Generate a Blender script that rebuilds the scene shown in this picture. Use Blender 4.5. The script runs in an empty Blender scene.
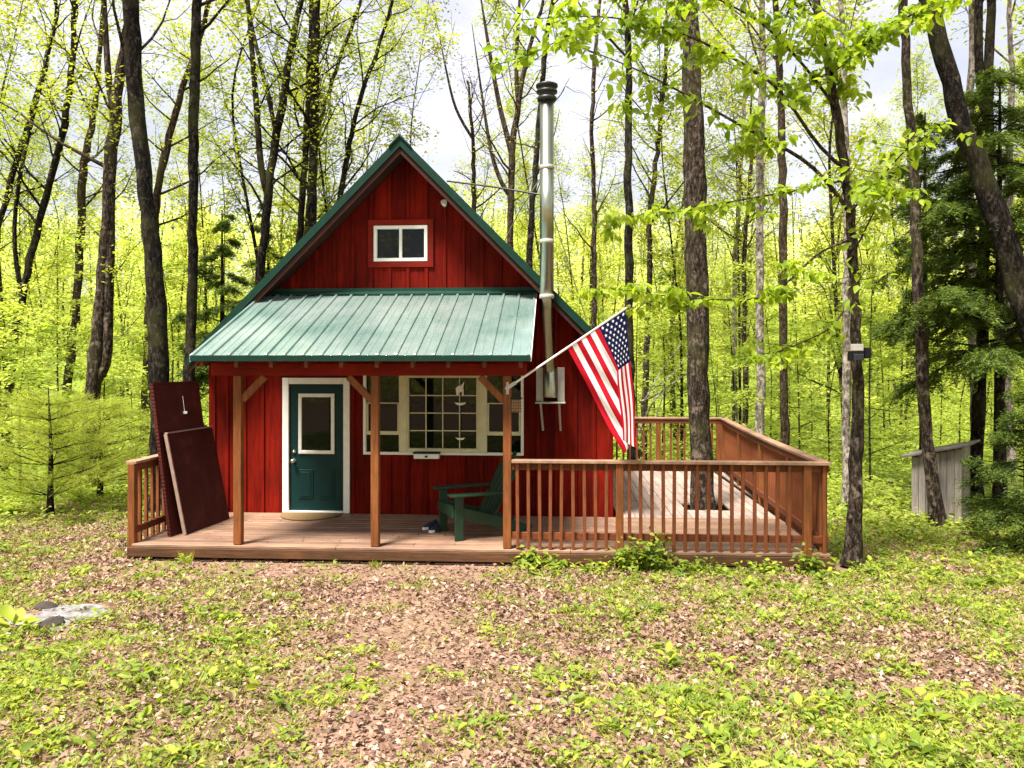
import bpy, math, random
import numpy as np
from mathutils import Vector, Matrix

C = bpy.context.scene.collection
PI = math.pi
rad = math.radians
F, HZ, ZC = 769.0, 362.0, 2.5            # focal length in px, horizon row, camera height

# ------------------------------------------------------------------ terrain
def sm(x, a, b):
    t = np.clip((x - a) / (b - a), 0, 1)
    return t * t * (3 - 2 * t)

def gz(x, y):
    x = np.asarray(x, float); y = np.asarray(y, float)
    z = np.where(y < 9, .9 * (1 - np.clip(y, -3, 9) / 9), 0)
    z = z + np.where(y > 9, -.03 * (np.clip(y, 9, 25) - 9), 0)
    z = z + .17 * np.clip(y - 48, 0, 90) * sm(y, 40, 70)
    n = .035 * np.sin(x * 1.3 + 1.7 * np.sin(y * .7)) + .03 * np.sin(y * 1.9 + 1.3 * np.sin(x * .9)) + .012 * np.sin(x * 4.1 + y * 2.3) + .012 * np.sin(y * 5.3 - x * 3.1)
    house = sm(x, -5.5, -4.2) * (1 - sm(x, 4.6, 6.5)) * sm(y, 7.2, 9.0) * (1 - sm(y, 18, 21))
    return z + n * (1 - house) + .012 * house

def W(px, py, Y):
    return np.array([(px - 512) / F * Y, Y, ZC + (HZ - py) / F * Y])

# house frame
A = rad(3.5)
OX, OY = (410 - 512) / F * 9.5, 9.5
HM = Matrix.Translation((OX, OY, 0)) @ Matrix.Rotation(-A, 4, 'Z')
def L(u, v, z=0.0):
    return HM @ Vector((u, v, z))

# ------------------------------------------------------------------ mesh helpers
def mk(name, V, faces, m, parent=None, mi=None, smooth=False):
    """V (N,3); faces: list of int arrays (k, n); m: material or list."""
    V = np.asarray(V, np.float32)
    me = bpy.data.meshes.new(name)
    faces = [np.asarray(f, np.int32) for f in faces if len(f)]
    nl = sum(f.size for f in faces); npoly = sum(len(f) for f in faces)
    me.vertices.add(len(V)); me.vertices.foreach_set('co', V.ravel())
    me.loops.add(nl); me.polygons.add(npoly)
    me.loops.foreach_set('vertex_index', np.concatenate([f.ravel() for f in faces]))
    st = np.concatenate([np.full(len(f), f.shape[1], np.int32) for f in faces])
    me.polygons.foreach_set('loop_start', np.concatenate([[0], np.cumsum(st)[:-1]]).astype(np.int32))
    for x in (m if isinstance(m, (list, tuple)) else [m]): me.materials.append(x)
    if mi is not None: me.polygons.foreach_set('material_index', np.asarray(mi, np.int32))
    if smooth: me.polygons.foreach_set('use_smooth', np.ones(npoly, bool))
    me.update(calc_edges=True)
    o = bpy.data.objects.new(name, me); C.objects.link(o)
    if parent is not None: o.parent = parent
    return o

def tag(o, label=None, cat=None, group=None, kind=None):
    if label: o['label'] = label
    if cat: o['category'] = cat
    if group: o['group'] = group
    if kind: o['kind'] = kind
    return o

def thing(name, label, cat, loc=(0, 0, 0), rz=0.0, group=None):
    o = bpy.data.objects.new(name, None); C.objects.link(o)
    o.empty_display_size = .2
    o.location = loc; o.rotation_euler = (0, 0, rz)
    return tag(o, label, cat, group)

class MB:
    def __init__(s): s.v = []; s.f = {3: [], 4: [], 5: []}; s.polys = []
    def add(s, pts, faces):
        b = len(s.v); s.v += [tuple(p) for p in pts]
        for f in faces: s.polys.append([b + i for i in f])
    def box(s, x0, x1, y0, y1, z0, z1, M=None):
        p = [(x, y, z) for z in (z0, z1) for y in (y0, y1) for x in (x0, x1)]
        if M is not None: p = [tuple(M @ Vector(q)) for q in p]
        s.add(p, [(0, 2, 3, 1), (4, 5, 7, 6), (0, 1, 5, 4), (2, 6, 7, 3), (0, 4, 6, 2), (1, 3, 7, 5)])
        return s
    def bar(s, a, b, w, h, up=(0, 0, 1)):
        a, b = Vector(a), Vector(b); d = b - a; l = d.length; d.normalize()
        x = d.cross(Vector(up))
        if x.length < 1e-4: x = d.cross(Vector((0, 1, 0)))
        x.normalize(); z = x.cross(d)
        M = Matrix((( x.x, d.x, z.x, a.x), (x.y, d.y, z.y, a.y), (x.z, d.z, z.z, a.z), (0, 0, 0, 1)))
        return s.box(-w / 2, w / 2, 0, l, -h / 2, h / 2, M)
    def prism(s, poly, v0, v1):        # poly in (u,z), extruded along v
        n = len(poly)
        p = [(u, v0, z) for u, z in poly] + [(u, v1, z) for u, z in poly]
        s.add(p, [tuple(range(n)), tuple(range(2 * n - 1, n - 1, -1))] + [(i, i + n, (i + 1) % n + n, (i + 1) % n) for i in range(n)])
        return s
    def prism_z(s, poly, z0, z1):
        n = len(poly)
        p = [(x, y, z0) for x, y in poly] + [(x, y, z1) for x, y in poly]
        s.add(p, [tuple(range(n - 1, -1, -1)), tuple(range(n, 2 * n))] + [(i, (i + 1) % n, (i + 1) % n + n, i + n) for i in range(n)])
        return s
    def lathe(s, prof, n=20, M=None):   # prof: (r,z)
        k = len(prof); pts = []
        for r, z in prof:
            for i in range(n):
                a = 2 * PI * i / n; q = Vector((r * math.cos(a), r * math.sin(a), z))
                pts.append(tuple(M @ q) if M is not None else tuple(q))
        fs = [(j * n + i, j * n + (i + 1) % n, (j + 1) * n + (i + 1) % n, (j + 1) * n + i) for j in range(k - 1) for i in range(n)]
        fs += [tuple(range(n - 1, -1, -1)), tuple((k - 1) * n + i for i in range(n))]
        s.add(pts, fs); return s
    def tube(s, pts, r, n=8):
        V, Q = tube(np.array(pts, float), np.full(len(pts), r) if np.isscalar(r) else np.array(r), n)
        s.add(V, [tuple(q) for q in Q]); return s
    def build(s, name, m, parent=None, bevel=0, smooth=False):
        me = bpy.data.meshes.new(name); me.from_pydata(s.v, [], s.polys)
        for x in (m if isinstance(m, (list, tuple)) else [m]): me.materials.append(x)
        if smooth:
            me.polygons.foreach_set('use_smooth', [len(p) == 4 for p in s.polys])
        me.update()
        o = bpy.data.objects.new(name, me); C.objects.link(o)
        if parent is not None: o.parent = parent
        if bevel:
            b = o.modifiers.new('bevel', 'BEVEL'); b.width = bevel; b.segments = 1; b.limit_method = 'ANGLE'
        return o

def tube(P, R, n):
    K = len(P)
    T = np.gradient(P, axis=0); T /= np.linalg.norm(T, axis=1)[:, None] + 1e-9
    ref = np.array([1., 0, 0]) if abs(T[:, 0]).mean() < .8 else np.array([0, 0, 1.])
    X = np.cross(T, ref); X /= np.linalg.norm(X, axis=1)[:, None] + 1e-9
    Y = np.cross(T, X)
    a = np.arange(n) * 2 * PI / n
    V = P[:, None] + R[:, None, None] * (np.cos(a)[None, :, None] * X[:, None] + np.sin(a)[None, :, None] * Y[:, None])
    i = np.arange(n); j = np.arange(K - 1)[:, None] * n
    Q = np.stack([j + i, j + (i + 1) % n, j + n + (i + 1) % n, j + n + i], -1).reshape(-1, 4)
    return V.reshape(-1, 3), Q

class Geo:
    def __init__(s): s.V = []; s.Q = []; s.T = []; s.n = 0
    def quads(s, V, Q): s.V.append(V); s.Q.append(Q + s.n); s.n += len(V)
    def tris(s, V, T): s.V.append(V); s.T.append(T + s.n); s.n += len(V)
    def tube(s, P, R, n): s.quads(*tube(P, R, n))
    def build(s, name, m, parent=None, smooth=False):
        f = []
        if s.Q: f.append(np.concatenate(s.Q))
        if s.T: f.append(np.concatenate(s.T))
        return mk(name, np.concatenate(s.V), f, m, parent, smooth=smooth)

def unit(a): return a / (np.linalg.norm(a, axis=-1, keepdims=True) + 1e-9)

def leaves(g, P, ax, nr, Ln, Wd, fold=.15, full=False):
    P = np.asarray(P, float)
    ax = unit(ax); sd = unit(np.cross(ax, nr)); nr = np.cross(sd, ax)
    Ln = np.broadcast_to(Ln, len(P))[:, None]; Wd = np.broadcast_to(Wd, len(P))[:, None]
    N = len(P)
    if full:
        pts = [P, P + ax * Ln * .3 + sd * Wd * .46 + nr * Wd * fold, P + ax * Ln * .62 + sd * Wd * .42 + nr * Wd * fold * .8, P + ax * Ln - nr * Ln * .12,
               P + ax * Ln * .62 - sd * Wd * .42 + nr * Wd * fold * .8, P + ax * Ln * .3 - sd * Wd * .46 + nr * Wd * fold]
        V = np.stack(pts, 1).reshape(-1, 3); b = np.arange(N)[:, None] * 6
        g.quads(V, np.concatenate([b + np.array([[0, 1, 2, 3]]), b + np.array([[0, 3, 4, 5]])]))
    else:
        m = P + ax * Ln * .45 + nr * Wd * fold
        V = np.stack([P, m + sd * Wd * .5, P + ax * Ln, m - sd * Wd * .5], 1).reshape(-1, 3)
        b = np.arange(N)[:, None] * 4
        g.tris(V, np.concatenate([b + np.array([[0, 1, 2]]), b + np.array([[0, 2, 3]])]))

# ------------------------------------------------------------------ materials
def newmat(name):
    m = bpy.data.materials.new(name); m.use_nodes = True
    nt = m.node_tree; nt.nodes.clear()
    return m, nt
def nd(nt, t, **kw):
    n = nt.nodes.new(t)
    for k, v in kw.items():
        if k in n.inputs.keys() if isinstance(k, str) else False: n.inputs[k].default_value = v
        else: setattr(n, k, v)
    return n
def ramp(nt, fac, cols):
    r = nd(nt, 'ShaderNodeValToRGB'); e = r.color_ramp.elements
    while len(e) < len(cols): e.new(.5)
    for x, (p, c) in zip(e, cols): x.position = p; x.color = (*c, 1)
    nt.links.new(fac, r.inputs[0]); return r.outputs[0]
def noise(nt, scale, detail=4, stretch=(1, 1, 1), rough=.55, coord='Object', vec=None):
    if vec is None:
        tc = nd(nt, 'ShaderNodeTexCoord'); mp = nd(nt, 'ShaderNodeMapping'); mp.inputs['Scale'].default_value = stretch
        nt.links.new(tc.outputs[coord], mp.inputs[0]); vec = mp.outputs[0]
    n = nd(nt, 'ShaderNodeTexNoise'); n.inputs['Scale'].default_value = scale; n.inputs['Detail'].default_value = detail; n.inputs['Roughness'].default_value = rough
    nt.links.new(vec, n.inputs['Vector']); return n.outputs['Fac']
def mixc(nt, fac, a, b, mode='MIX'):
    n = nd(nt, 'ShaderNodeMix'); n.data_type = 'RGBA'; n.blend_type = mode
    for i, x in ((0, fac), (6, a), (7, b)):
        if isinstance(x, (int, float)): n.inputs[i].default_value = x
        elif isinstance(x, tuple): n.inputs[i].default_value = (*x, 1)
        else: nt.links.new(x, n.inputs[i])
    return n.outputs[2]
def bump(nt, h, s, d=.02):
    b = nd(nt, 'ShaderNodeBump'); b.inputs['Strength'].default_value = s; b.inputs['Distance'].default_value = d
    nt.links.new(h, b.inputs['Height']); return b.outputs[0]
def finish(nt, col, rough=.7, nrm=None, metal=0.0, spec=.5, coat=0):
    p = nd(nt, 'ShaderNodeBsdfPrincipled'); o = nd(nt, 'ShaderNodeOutputMaterial')
    if isinstance(col, tuple): p.inputs['Base Color'].default_value = (*col, 1)
    else: nt.links.new(col, p.inputs['Base Color'])
    if isinstance(rough, (int, float)): p.inputs['Roughness'].default_value = rough
    else: nt.links.new(rough, p.inputs['Roughness'])
    p.inputs['Metallic'].default_value = metal; p.inputs['Specular IOR Level'].default_value = spec
    p.inputs['Coat Weight'].default_value = coat
    if nrm is not None: nt.links.new(nrm, p.inputs['Normal'])
    nt.links.new(p.outputs[0], o.inputs[0]); return p
def island(nt): return nd(nt, 'ShaderNodeNewGeometry').outputs['Random Per Island']

def M_wood(name, c0, c1, stretch, rough=.75, isl=.35, bs=.35, scale=6, spec=.3):
    m, nt = newmat(name)
    a = noise(nt, scale, 6, stretch, .65); b = noise(nt, 1.7, 3)
    col = ramp(nt, a, [(.28, c0), (.72, c1)])
    dk = ramp(nt, island(nt), [(0, (1 - isl,) * 3), (1, (1 + isl * .4,) * 3)])
    col = mixc(nt, 1.0, col, dk, 'MULTIPLY')
    wr = ramp(nt, b, [(.35, (.72, .72, .72)), (.65, (1.08, 1.05, 1.0))])
    col = mixc(nt, 1.0, col, wr, 'MULTIPLY')
    finish(nt, col, rough, bump(nt, a, bs, .01), spec=spec); return m
def M_plain(name, c, rough=.5, metal=0.0, spec=.5, var=.2, bs=.0, scale=9):
    m, nt = newmat(name)
    a = noise(nt, scale, 5)
    col = ramp(nt, a, [(.3, tuple(x * (1 - var) for x in c)), (.7, tuple(min(1, x * (1 + var * .6)) for x in c))])
    finish(nt, col, rough, bump(nt, a, bs, .01) if bs else None, metal, spec); return m
def M_leaf(name, cols, trans=.5, rough=.55, tl=1.25, spec=.25, tint=0):
    m, nt = newmat(name)
    col = ramp(nt, island(nt), [(i / (len(cols) - 1), c) for i, c in enumerate(cols)])
    if tint:
        gp = nd(nt, 'ShaderNodeNewGeometry'); tn = noise(nt, tint, 3, vec=gp.outputs['Position'])
        col = mixc(nt, 1.0, col, ramp(nt, tn, [(.32, (.58, .66, .7)), (.5, (.95, .96, .9)), (.68, (1.2, 1.13, 1.5))]), 'MULTIPLY')
    p = nd(nt, 'ShaderNodeBsdfPrincipled'); nt.links.new(col, p.inputs['Base Color']); p.inputs['Roughness'].default_value = rough
    p.inputs['Specular IOR Level'].default_value = spec
    t = nd(nt, 'ShaderNodeBsdfTranslucent')
    nt.links.new(mixc(nt, 1.0, col, (tl, tl * 1.02, tl * .55), 'MULTIPLY'), t.inputs[0])
    x = nd(nt, 'ShaderNodeMixShader'); x.inputs[0].default_value = trans
    nt.links.new(p.outputs[0], x.inputs[1]); nt.links.new(t.outputs[0], x.inputs[2])
    o = nd(nt, 'ShaderNodeOutputMaterial'); nt.links.new(x.outputs[0], o.inputs[0]); return m
def M_bark(name, c0, c1, c2, lich=.5, moss=(.09, .09, .03)):
    m, nt = newmat(name)
    a = noise(nt, 24, 8, (1, 1, .34), .75); b = noise(nt, 7, 6, (1, 1, .8), .7); c = noise(nt, 48, 5, (1, 1, .3), .75); d = noise(nt, 1.1, 3)
    col = ramp(nt, a, [(.40, c0), (.52, c1), (.64, c2)])
    col = mixc(nt, ramp(nt, b, [(lich, (0, 0, 0)), (lich + .07, (.75, .75, .75))]), col, tuple(x * 1.5 for x in c2))
    col = mixc(nt, ramp(nt, d, [(.5, (0, 0, 0)), (.68, (.5, .5, .5))]), col, moss)
    h = mixc(nt, .35, a, c)
    finish(nt, col, .95, bump(nt, h, 1.0, .07), spec=.08); return m

RED = M_wood('red_stain', (.075, .003, .0012), (.22, .010, .0035), (5, 5, .35), .75, .4, .35, 5, .08)
REDTRIM = M_wood('red_trim', (.13, .008, .004), (.22, .013, .006), (1, 5, 5), .7, .2, .2, spec=.12)
POST = M_wood('stained_post', (.11, .034, .008), (.28, .092, .022), (6, 6, .5), .7, .2, .3)
RAILW = M_wood('stained_rail', (.085, .021, .007), (.21, .06, .02), (.6, 6, 6), .7, .25, .3)
BALW = M_wood('stained_baluster', (.10, .026, .008), (.25, .075, .024), (6, 6, .5), .7, .35, .3)
RTOP = M_wood('weathered_rail_cap', (.22, .115, .07), (.42, .26, .175), (2, 2, 2), .75, .2, .3)
DECKX = M_wood('porch_boards', (.17, .09, .055), (.36, .22, .15), (.5, 7, 3), .6, .3, .35, 6, .4)
DECKY = M_wood('deck_boards', (.25, .18, .155), (.46, .36, .315), (7, .5, 3), .7, .25, .35)
FASC = M_wood('fascia', (.04, .018, .008), (.13, .056, .022), (.5, 5, 5), .75, .3, .3)
SOFF = M_wood('soffit_wood', (.028, .008, .005), (.06, .016, .009), (5, .5, 5), .8, .2, .2)
SHEDW = M_wood('weathered_shed_boards', (.24, .20, .17), (.46, .41, .37), (6, 6, .4), .9, .3, .4)
WHITE = M_plain('white_paint', (.78, .77, .72), .45, var=.08)
CREAM = M_plain('cream_paint', (.58, .54, .34), .5, var=.1)
TEAL = M_plain('teal_door_paint', (.0025, .027, .026), .5, spec=.2, var=.15)
GRN_TRIM = M_plain('green_trim_metal', (.005, .030, .019), .6, spec=.15, var=.2)
GRN_ROOF = M_plain('green_roof_metal', (.007, .042, .028), .55, spec=.2, var=.2)
CHAIRG = M_plain('dark_green_paint', (.004, .032, .013), .55, var=.3, bs=.15)
STEEL = M_plain('polished_flue_steel', (.40, .42, .35), .32, 1.0, var=.12, scale=3)
STEELD = M_plain('dark_flue_steel', (.035, .035, .034), .45, .5, var=.2)
GREYBOX = M_plain('grey_galvanised', (.42, .40, .35), .6, .2, var=.15)
BRASS = M_plain('nickel', (.7, .66, .58), .25, 1.0)
BLACK = M_plain('black_plastic', (.008, .008, .009), .55, spec=.2)
def panel_mat(name, c, lattice):
    m, nt = newmat(name); a = noise(nt, 3.5, 6, rough=.7); b2 = noise(nt, 30, 3, (1, 1, .1))
    col = ramp(nt, a, [(.3, tuple(x * .6 for x in c)), (.55, c), (.75, tuple(x * 1.7 + .006 for x in c))])
    h = b2
    if lattice:
        tc = nd(nt, 'ShaderNodeTexCoord'); mp = nd(nt, 'ShaderNodeMapping'); mp.inputs['Rotation'].default_value = (rad(45), 0, 0); nt.links.new(tc.outputs['Object'], mp.inputs[0])
        w = []
        for d in 'YZ':
            wv = nd(nt, 'ShaderNodeTexWave', bands_direction=d); wv.inputs['Scale'].default_value = 9; nt.links.new(mp.outputs[0], wv.inputs[0]); w.append(wv.outputs['Fac'])
        mx = nd(nt, 'ShaderNodeMath', operation='MAXIMUM'); nt.links.new(w[0], mx.inputs[0]); nt.links.new(w[1], mx.inputs[1]); h = mx.outputs[0]
        col = mixc(nt, ramp(nt, h, [(.75, (.55,) * 3), (.97, (0,) * 3)]), col, tuple(x * .35 for x in c))
    finish(nt, col, .62, bump(nt, h, .5, .01), spec=.15); return m
MAROON = panel_mat('maroon_lattice_paint', (.085, .015, .011), True)
MAROON2 = panel_mat('dark_maroon_panel_paint', (.055, .010, .008), False)
EDGE = M_plain('panel_edge', (.30, .20, .16), .6)
MAT_T = M_plain('coir_mat', (.20, .12, .045), .95, var=.4, bs=.5, scale=60)
SUET = M_plain('suet_block', (.36, .20, .10), .8, var=.4, bs=.3, scale=40)
NAVY = M_plain('navy_canvas', (.012, .018, .04), .8)
F_RED = M_plain('flag_red', (.45, .008, .02), .8, var=.1, spec=.1); F_WHITE = M_plain('flag_white', (.80, .78, .80), .75, var=.05); F_BLUE = M_plain('flag_blue', (.004, .008, .055), .8, var=.1, spec=.1)
ROCKM = M_plain('dark_rock', (.045, .032, .025), .9, var=.5, bs=.6, scale=8)
BARK_D = M_bark('dark_bark', (.004, .003, .0025), (.015, .012, .009), (.07, .057, .046), .57)
BARK_B = M_bark('brown_bark', (.012, .008, .005), (.055, .038, .026), (.18, .13, .09), .6)
BARK_P = M_bark('pale_bark', (.05, .042, .034), (.22, .185, .15), (.42, .37, .31), .5)
BARK_T = M_bark('grey_brown_bark', (.008, .0055, .004), (.045, .033, .024), (.17, .13, .10), .55)

def glass_mat():
    m, nt = newmat('window_glass')
    p = finish(nt, (.004, .006, .005), .03, None, 0, .22); return m
GLASS = glass_mat()

def porch_metal():
    m, nt = newmat('faded_green_metal_sheet')
    a = noise(nt, 1.3, 4, (1, 1, 1)); b = noise(nt, 7, 6, (3, .3, 1), .7)
    col = ramp(nt, a, [(.3, (.17, .31, .27)), (.7, (.40, .50, .47))])
    col = mixc(nt, ramp(nt, b, [(.4, (0, 0, 0)), (.75, (.35, .35, .35))]), col, (.48, .50, .40))
    finish(nt, col, ramp(nt, b, [(.3, (.17,) * 3), (.7, (.30,) * 3)]), None, .6, .5); return m
PORCHM = porch_metal()

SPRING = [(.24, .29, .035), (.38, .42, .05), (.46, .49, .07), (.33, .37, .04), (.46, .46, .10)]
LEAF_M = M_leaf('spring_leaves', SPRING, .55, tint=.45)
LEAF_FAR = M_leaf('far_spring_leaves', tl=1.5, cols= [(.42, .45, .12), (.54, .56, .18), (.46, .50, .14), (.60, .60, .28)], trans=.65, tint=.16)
LEAF_NEAR = M_leaf('beech_leaves', [(.22, .30, .02), (.31, .41, .03), (.38, .47, .04), (.27, .37, .025), (.17, .27, .02)], .55, .5, 1.3, tint=2.5)
LEAF_U = M_leaf('undergrowth_leaves', tl=1.5, cols= [(.28, .36, .06), (.42, .48, .09), (.50, .55, .13), (.34, .42, .07)], trans=.55, tint=.5)
LEAF_RED = M_leaf('red_buds', [(.30, .10, .06), (.36, .20, .08), (.30, .25, .08), (.40, .14, .10)], .5)
NEEDLE = M_leaf('hemlock_needles', [(.03, .055, .012), (.08, .125, .02), (.17, .23, .035), (.05, .09, .016)], .4)
PINE_N = M_leaf('pine_needles', [(.28, .34, .05), (.38, .44, .07), (.46, .50, .10), (.32, .37, .07)], .6)
HERB = M_leaf('ground_plants', [(.10, .17, .018), (.22, .30, .025), (.34, .39, .035), (.17, .26, .05), (.44, .44, .06)], .4, tint=3.0)
GRASSM = M_leaf('grass_blades', [(.20, .27, .03), (.34, .39, .05), (.44, .44, .10), (.27, .34, .04)], .4)
LITTER = M_leaf('dead_leaves', [(.05, .026, .017), (.20, .11, .07), (.40, .255, .185), (.11, .06, .038), (.48, .35, .27), (.16, .085, .055), (.28, .165, .115)], .15, .8, 1.0)

def ground_mat():
    m, nt = newmat('forest_soil')
    a = noise(nt, .55, 5); b = noise(nt, 9, 6, rough=.7); c = noise(nt, 40, 4, rough=.7)
    col = ramp(nt, b, [(.3, (.10, .055, .037)), (.5, (.26, .15, .105)), (.7, (.40, .26, .195))])
    col2 = ramp(nt, c, [(.38, (.06, .034, .022)), (.62, (.32, .205, .15))])
    col = mixc(nt, .45, col, col2)
    col = mixc(nt, ramp(nt, a, [(.45, (0, 0, 0)), (.7, (.5, .5, .5))]), col, (.17, .16, .06))
    geo = nd(nt, 'ShaderNodeNewGeometry'); sx = nd(nt, 'ShaderNodeSeparateXYZ'); nt.links.new(geo.outputs['Position'], sx.inputs[0])
    mr = nd(nt, 'ShaderNodeMapRange'); mr.inputs[1].default_value = 11; mr.inputs[2].default_value = 17
    nt.links.new(sx.outputs[1], mr.inputs[0])
    gr = ramp(nt, b, [(.3, (.10, .14, .02)), (.7, (.20, .25, .04))])
    col = mixc(nt, mr.outputs[0], col, gr)
    finish(nt, col, .95, bump(nt, b, .6, .04), spec=.1); return m
GROUND = ground_mat()

# ------------------------------------------------------------------ ground sheet
def axis_pts(lo, hi, fine0, fine1, fs, grow):
    a = list(np.arange(fine0, fine1 + 1e-6, fs)); s = fs
    while a[-1] < hi: s *= grow; a.append(a[-1] + s)
    s = fs
    while a[0] > lo: s *= grow; a.insert(0, a[0] - s)
    return np.array(a)
gx = axis_pts(-420, 420, -10, 10, .14, 1.14); gy = axis_pts(-120, 460, 1.5, 16, .14, 1.12)
GX, GY = np.meshgrid(gx, gy); GZ = gz(GX, GY)
nx, ny = len(gx), len(gy)
idx = np.arange(nx * ny).reshape(ny, nx)
Q = np.stack([idx[:-1, :-1], idx[:-1, 1:], idx[1:, 1:], idx[1:, :-1]], -1).reshape(-1, 4)
tag(mk('ground', np.stack([GX, GY, GZ], -1).reshape(-1, 3), [Q], GROUND, smooth=True), 'bare tan soil strewn with leaves in the clearing before the red cabin', 'ground', kind='structure')

# ================================================================== CABIN
cabin = thing('cabin', 'small red board and batten cabin with steep green roof and porch', 'cabin', L(0, 0), -A)
WV = 2.10; U0, U1 = -3.52, 2.64; AP_U, AP_Z, SL = -.46, 5.74, 1.01
def roofz(u): return AP_Z - .14 - SL * abs(u - AP_U)
OPEN = [(-2.27, -1.43, .20, 2.16), (-1.08, 1.28, 1.15, 2.32), (-.94, -.16, 4.04, 4.54)]
def clipped(mb, x0, x1, z0, v0, v1):
    cuts = sorted({x0, x1, *[c for o in OPEN for c in o[:2] if x0 < c < x1], *([AP_U] if x0 < AP_U < x1 else [])})
    for a, b in zip(cuts, cuts[1:]):
        segs = [z0]; m = (a + b) / 2
        for o in sorted(OPEN, key=lambda o: o[2]):
            if o[0] <= m <= o[1]: segs += [o[2], o[3]]
        segs.append(None)
        for lo, hi in zip(segs[::2], segs[1::2]):
            if hi is None: poly = [(a, lo), (b, lo), (b, roofz(b)), (a, roofz(a))]
            else: poly = [(a, lo), (b, lo), (b, hi), (a, hi)]
            if poly[2][1] - lo > .02: mb.prism(poly, v0, v1)
fw = MB(); n = 22; xs = np.linspace(U0, U1, n + 1)
for a, b in zip(xs, xs[1:]): clipped(fw, a + .001, b - .001, .08, WV, WV + .09)
fw.build('front_wall', RED, cabin)
bt = MB()
for x in xs[1:-1]: clipped(bt, x - .026, x + .026, .10, WV - .022, WV - .001)
for x in (U0 + .05, U1 - .05): clipped(bt, x - .05, x + .05, .06, WV - .026, WV - .001)
bt.build('batten', RED, cabin, .004)
for a in (U0, U1 - .09): MB().box(a, a + .09, WV + .095, 8.2, .05, roofz(a if a < 0 else U1)).build('side_wall', RED, cabin)
MB().prism([(U0 + .1, .05), (U1 - .1, .05), (U1 - .1, roofz(U1 - .1)), (AP_U, roofz(AP_U)), (U0 + .1, roofz(U0 + .1))], 8.1, 8.2).build('rear_wall', RED, cabin)
MB().box(U0 + .1, U1 - .1, WV + .1, 8.09, .03, .14).build('inner_floor', DECKX, cabin)
# main roof
TL, TR = -3.62, 2.80
def under(u, off): return AP_Z - off - SL * abs(u - AP_U)
rf = MB()
for (a, b) in ((TL, AP_U), (AP_U, TR)):
    rf.prism([(a, under(a, .06)), (b, under(b, .06)), (b, under(b, 0)), (a, under(a, 0))], 1.62, 8.5)
    for k in range(24):                                   # standing ribs
        v = 1.75 + k * .29; rf.prism([(a, under(a, -.0)), (b, under(b, -.0)), (b, under(b, -.025)), (a, under(a, -.025))], v, v + .03)
roof = rf.build('roof', GRN_ROOF, cabin)
so = MB()
for (a, b) in ((TL + .02, AP_U), (AP_U, TR - .02)): so.prism([(a, under(a, .125)), (b, under(b, .125)), (b, under(b, .063)), (a, under(a, .063))], 1.64, 8.45)
so.build('soffit', SOFF, roof)
rk = MB()
for (a, b) in ((TL - .01, AP_U), (AP_U, TR + .01)): rk.prism([(a, under(a, .115)), (b, under(b, .115)), (b, under(b, -.03)), (a, under(a, -.03))], 1.595, 1.618)
rk.build('rake_trim', GRN_TRIM, roof)
r2 = MB()
for (a, b) in ((TL + .01, AP_U), (AP_U, TR - .01)): r2.prism([(a, under(a, .215)), (b, under(b, .215)), (b, under(b, .127)), (a, under(a, .127))], 1.622, 1.645)
r2.build('rake_board', SOFF, roof)
mr_ = MB()
for s in (-1, 1): mr_.bar((AP_U, 1.58, AP_Z + .035), (AP_U + s * .16, 1.58, AP_Z + .035 - .16 * SL), .02, .02); mr_.prism([(AP_U, AP_Z + .02), (AP_U + s * .17, AP_Z + .02 - .17 * SL), (AP_U + s * .17, AP_Z + .045 - .17 * SL), (AP_U, AP_Z + .045)], 1.60, 8.5)
mr_.build('ridge_cap', GRN_TRIM, roof)
# porch roof: ribbed sheet, wall side z 3.54 -> eave 2.53
pv0, pz0, pv1, pz1, pu0, pu1 = -.30, 2.555, 2.065, 3.53, -2.64, 1.50
ps = (pz1 - pz0) / (pv1 - pv0)
def pp(u, v, dz): return (u, v, pz0 + (v - pv0) * ps + dz)
pr = MB()
def slab(mb, u0, u1, v0, v1, d0, d1):
    p = [pp(u0, v0, d0), pp(u1, v0, d0), pp(u0, v1, d0), pp(u1, v1, d0), pp(u0, v0, d1), pp(u1, v0, d1), pp(u0, v1, d1), pp(u1, v1, d1)]
    mb.add(p, [(0, 2, 3, 1), (4, 5, 7, 6), (0, 1, 5, 4), (2, 6, 7, 3), (0, 4, 6, 2), (1, 3, 7, 5)])
slab(pr, pu0, pu1, pv0, pv1, 0, .018)
nr_ = 18
for k in range(nr_ + 1):
    u = pu0 + .02 + (pu1 - pu0 - .04) * k / nr_
    slab(pr, u - .016, u + .016, pv0 - .004, pv1, .019, .046)
    if k < nr_:
        w = u + .5 * (pu1 - pu0 - .04) / nr_; slab(pr, w - .005, w + .005, pv0 + .01, pv1, .0185, .022)
proof = pr.build('porch_roof', PORCHM, cabin, .003)
fl = MB(); fl.bar((pu0 - .02, WV - .045, pz1 + .045), (pu1 + .02, WV - .045, pz1 + .045), .06, .075); slab(fl, pu0 - .03, pu1 + .03, pv1 - .16, pv1 - .06, .048, .056)
fl.build('flashing', GRN_ROOF, proof)
for a, b in ((pu0 - .012, pu0 - .001), (pu1 + .001, pu1 + .012)): ee = MB(); slab(ee, a, b, pv0, pv1, -.05, .03); ee.build('edge_trim', WHITE, proof)
ed = MB(); ed.box(pu0, pu1, pv0 - .02, pv0 - .006, pz0 - .045, pz0 + .026); ed.build('drip_edge', GRN_TRIM, proof)
de = MB(); slab(de, pu0 + .03, pu1 - .03, pv0 + .02, pv1 - .02, -.05, -.002); de.build('roof_deck', SOFF, proof)
rt = MB()
for k in range(10):
    u = pu0 + .12 + (pu1 - pu0 - .24) * k / 9; slab(rt, u - .022, u + .022, pv0 + .03, pv1 - .03, -.135, -.051)
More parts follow.
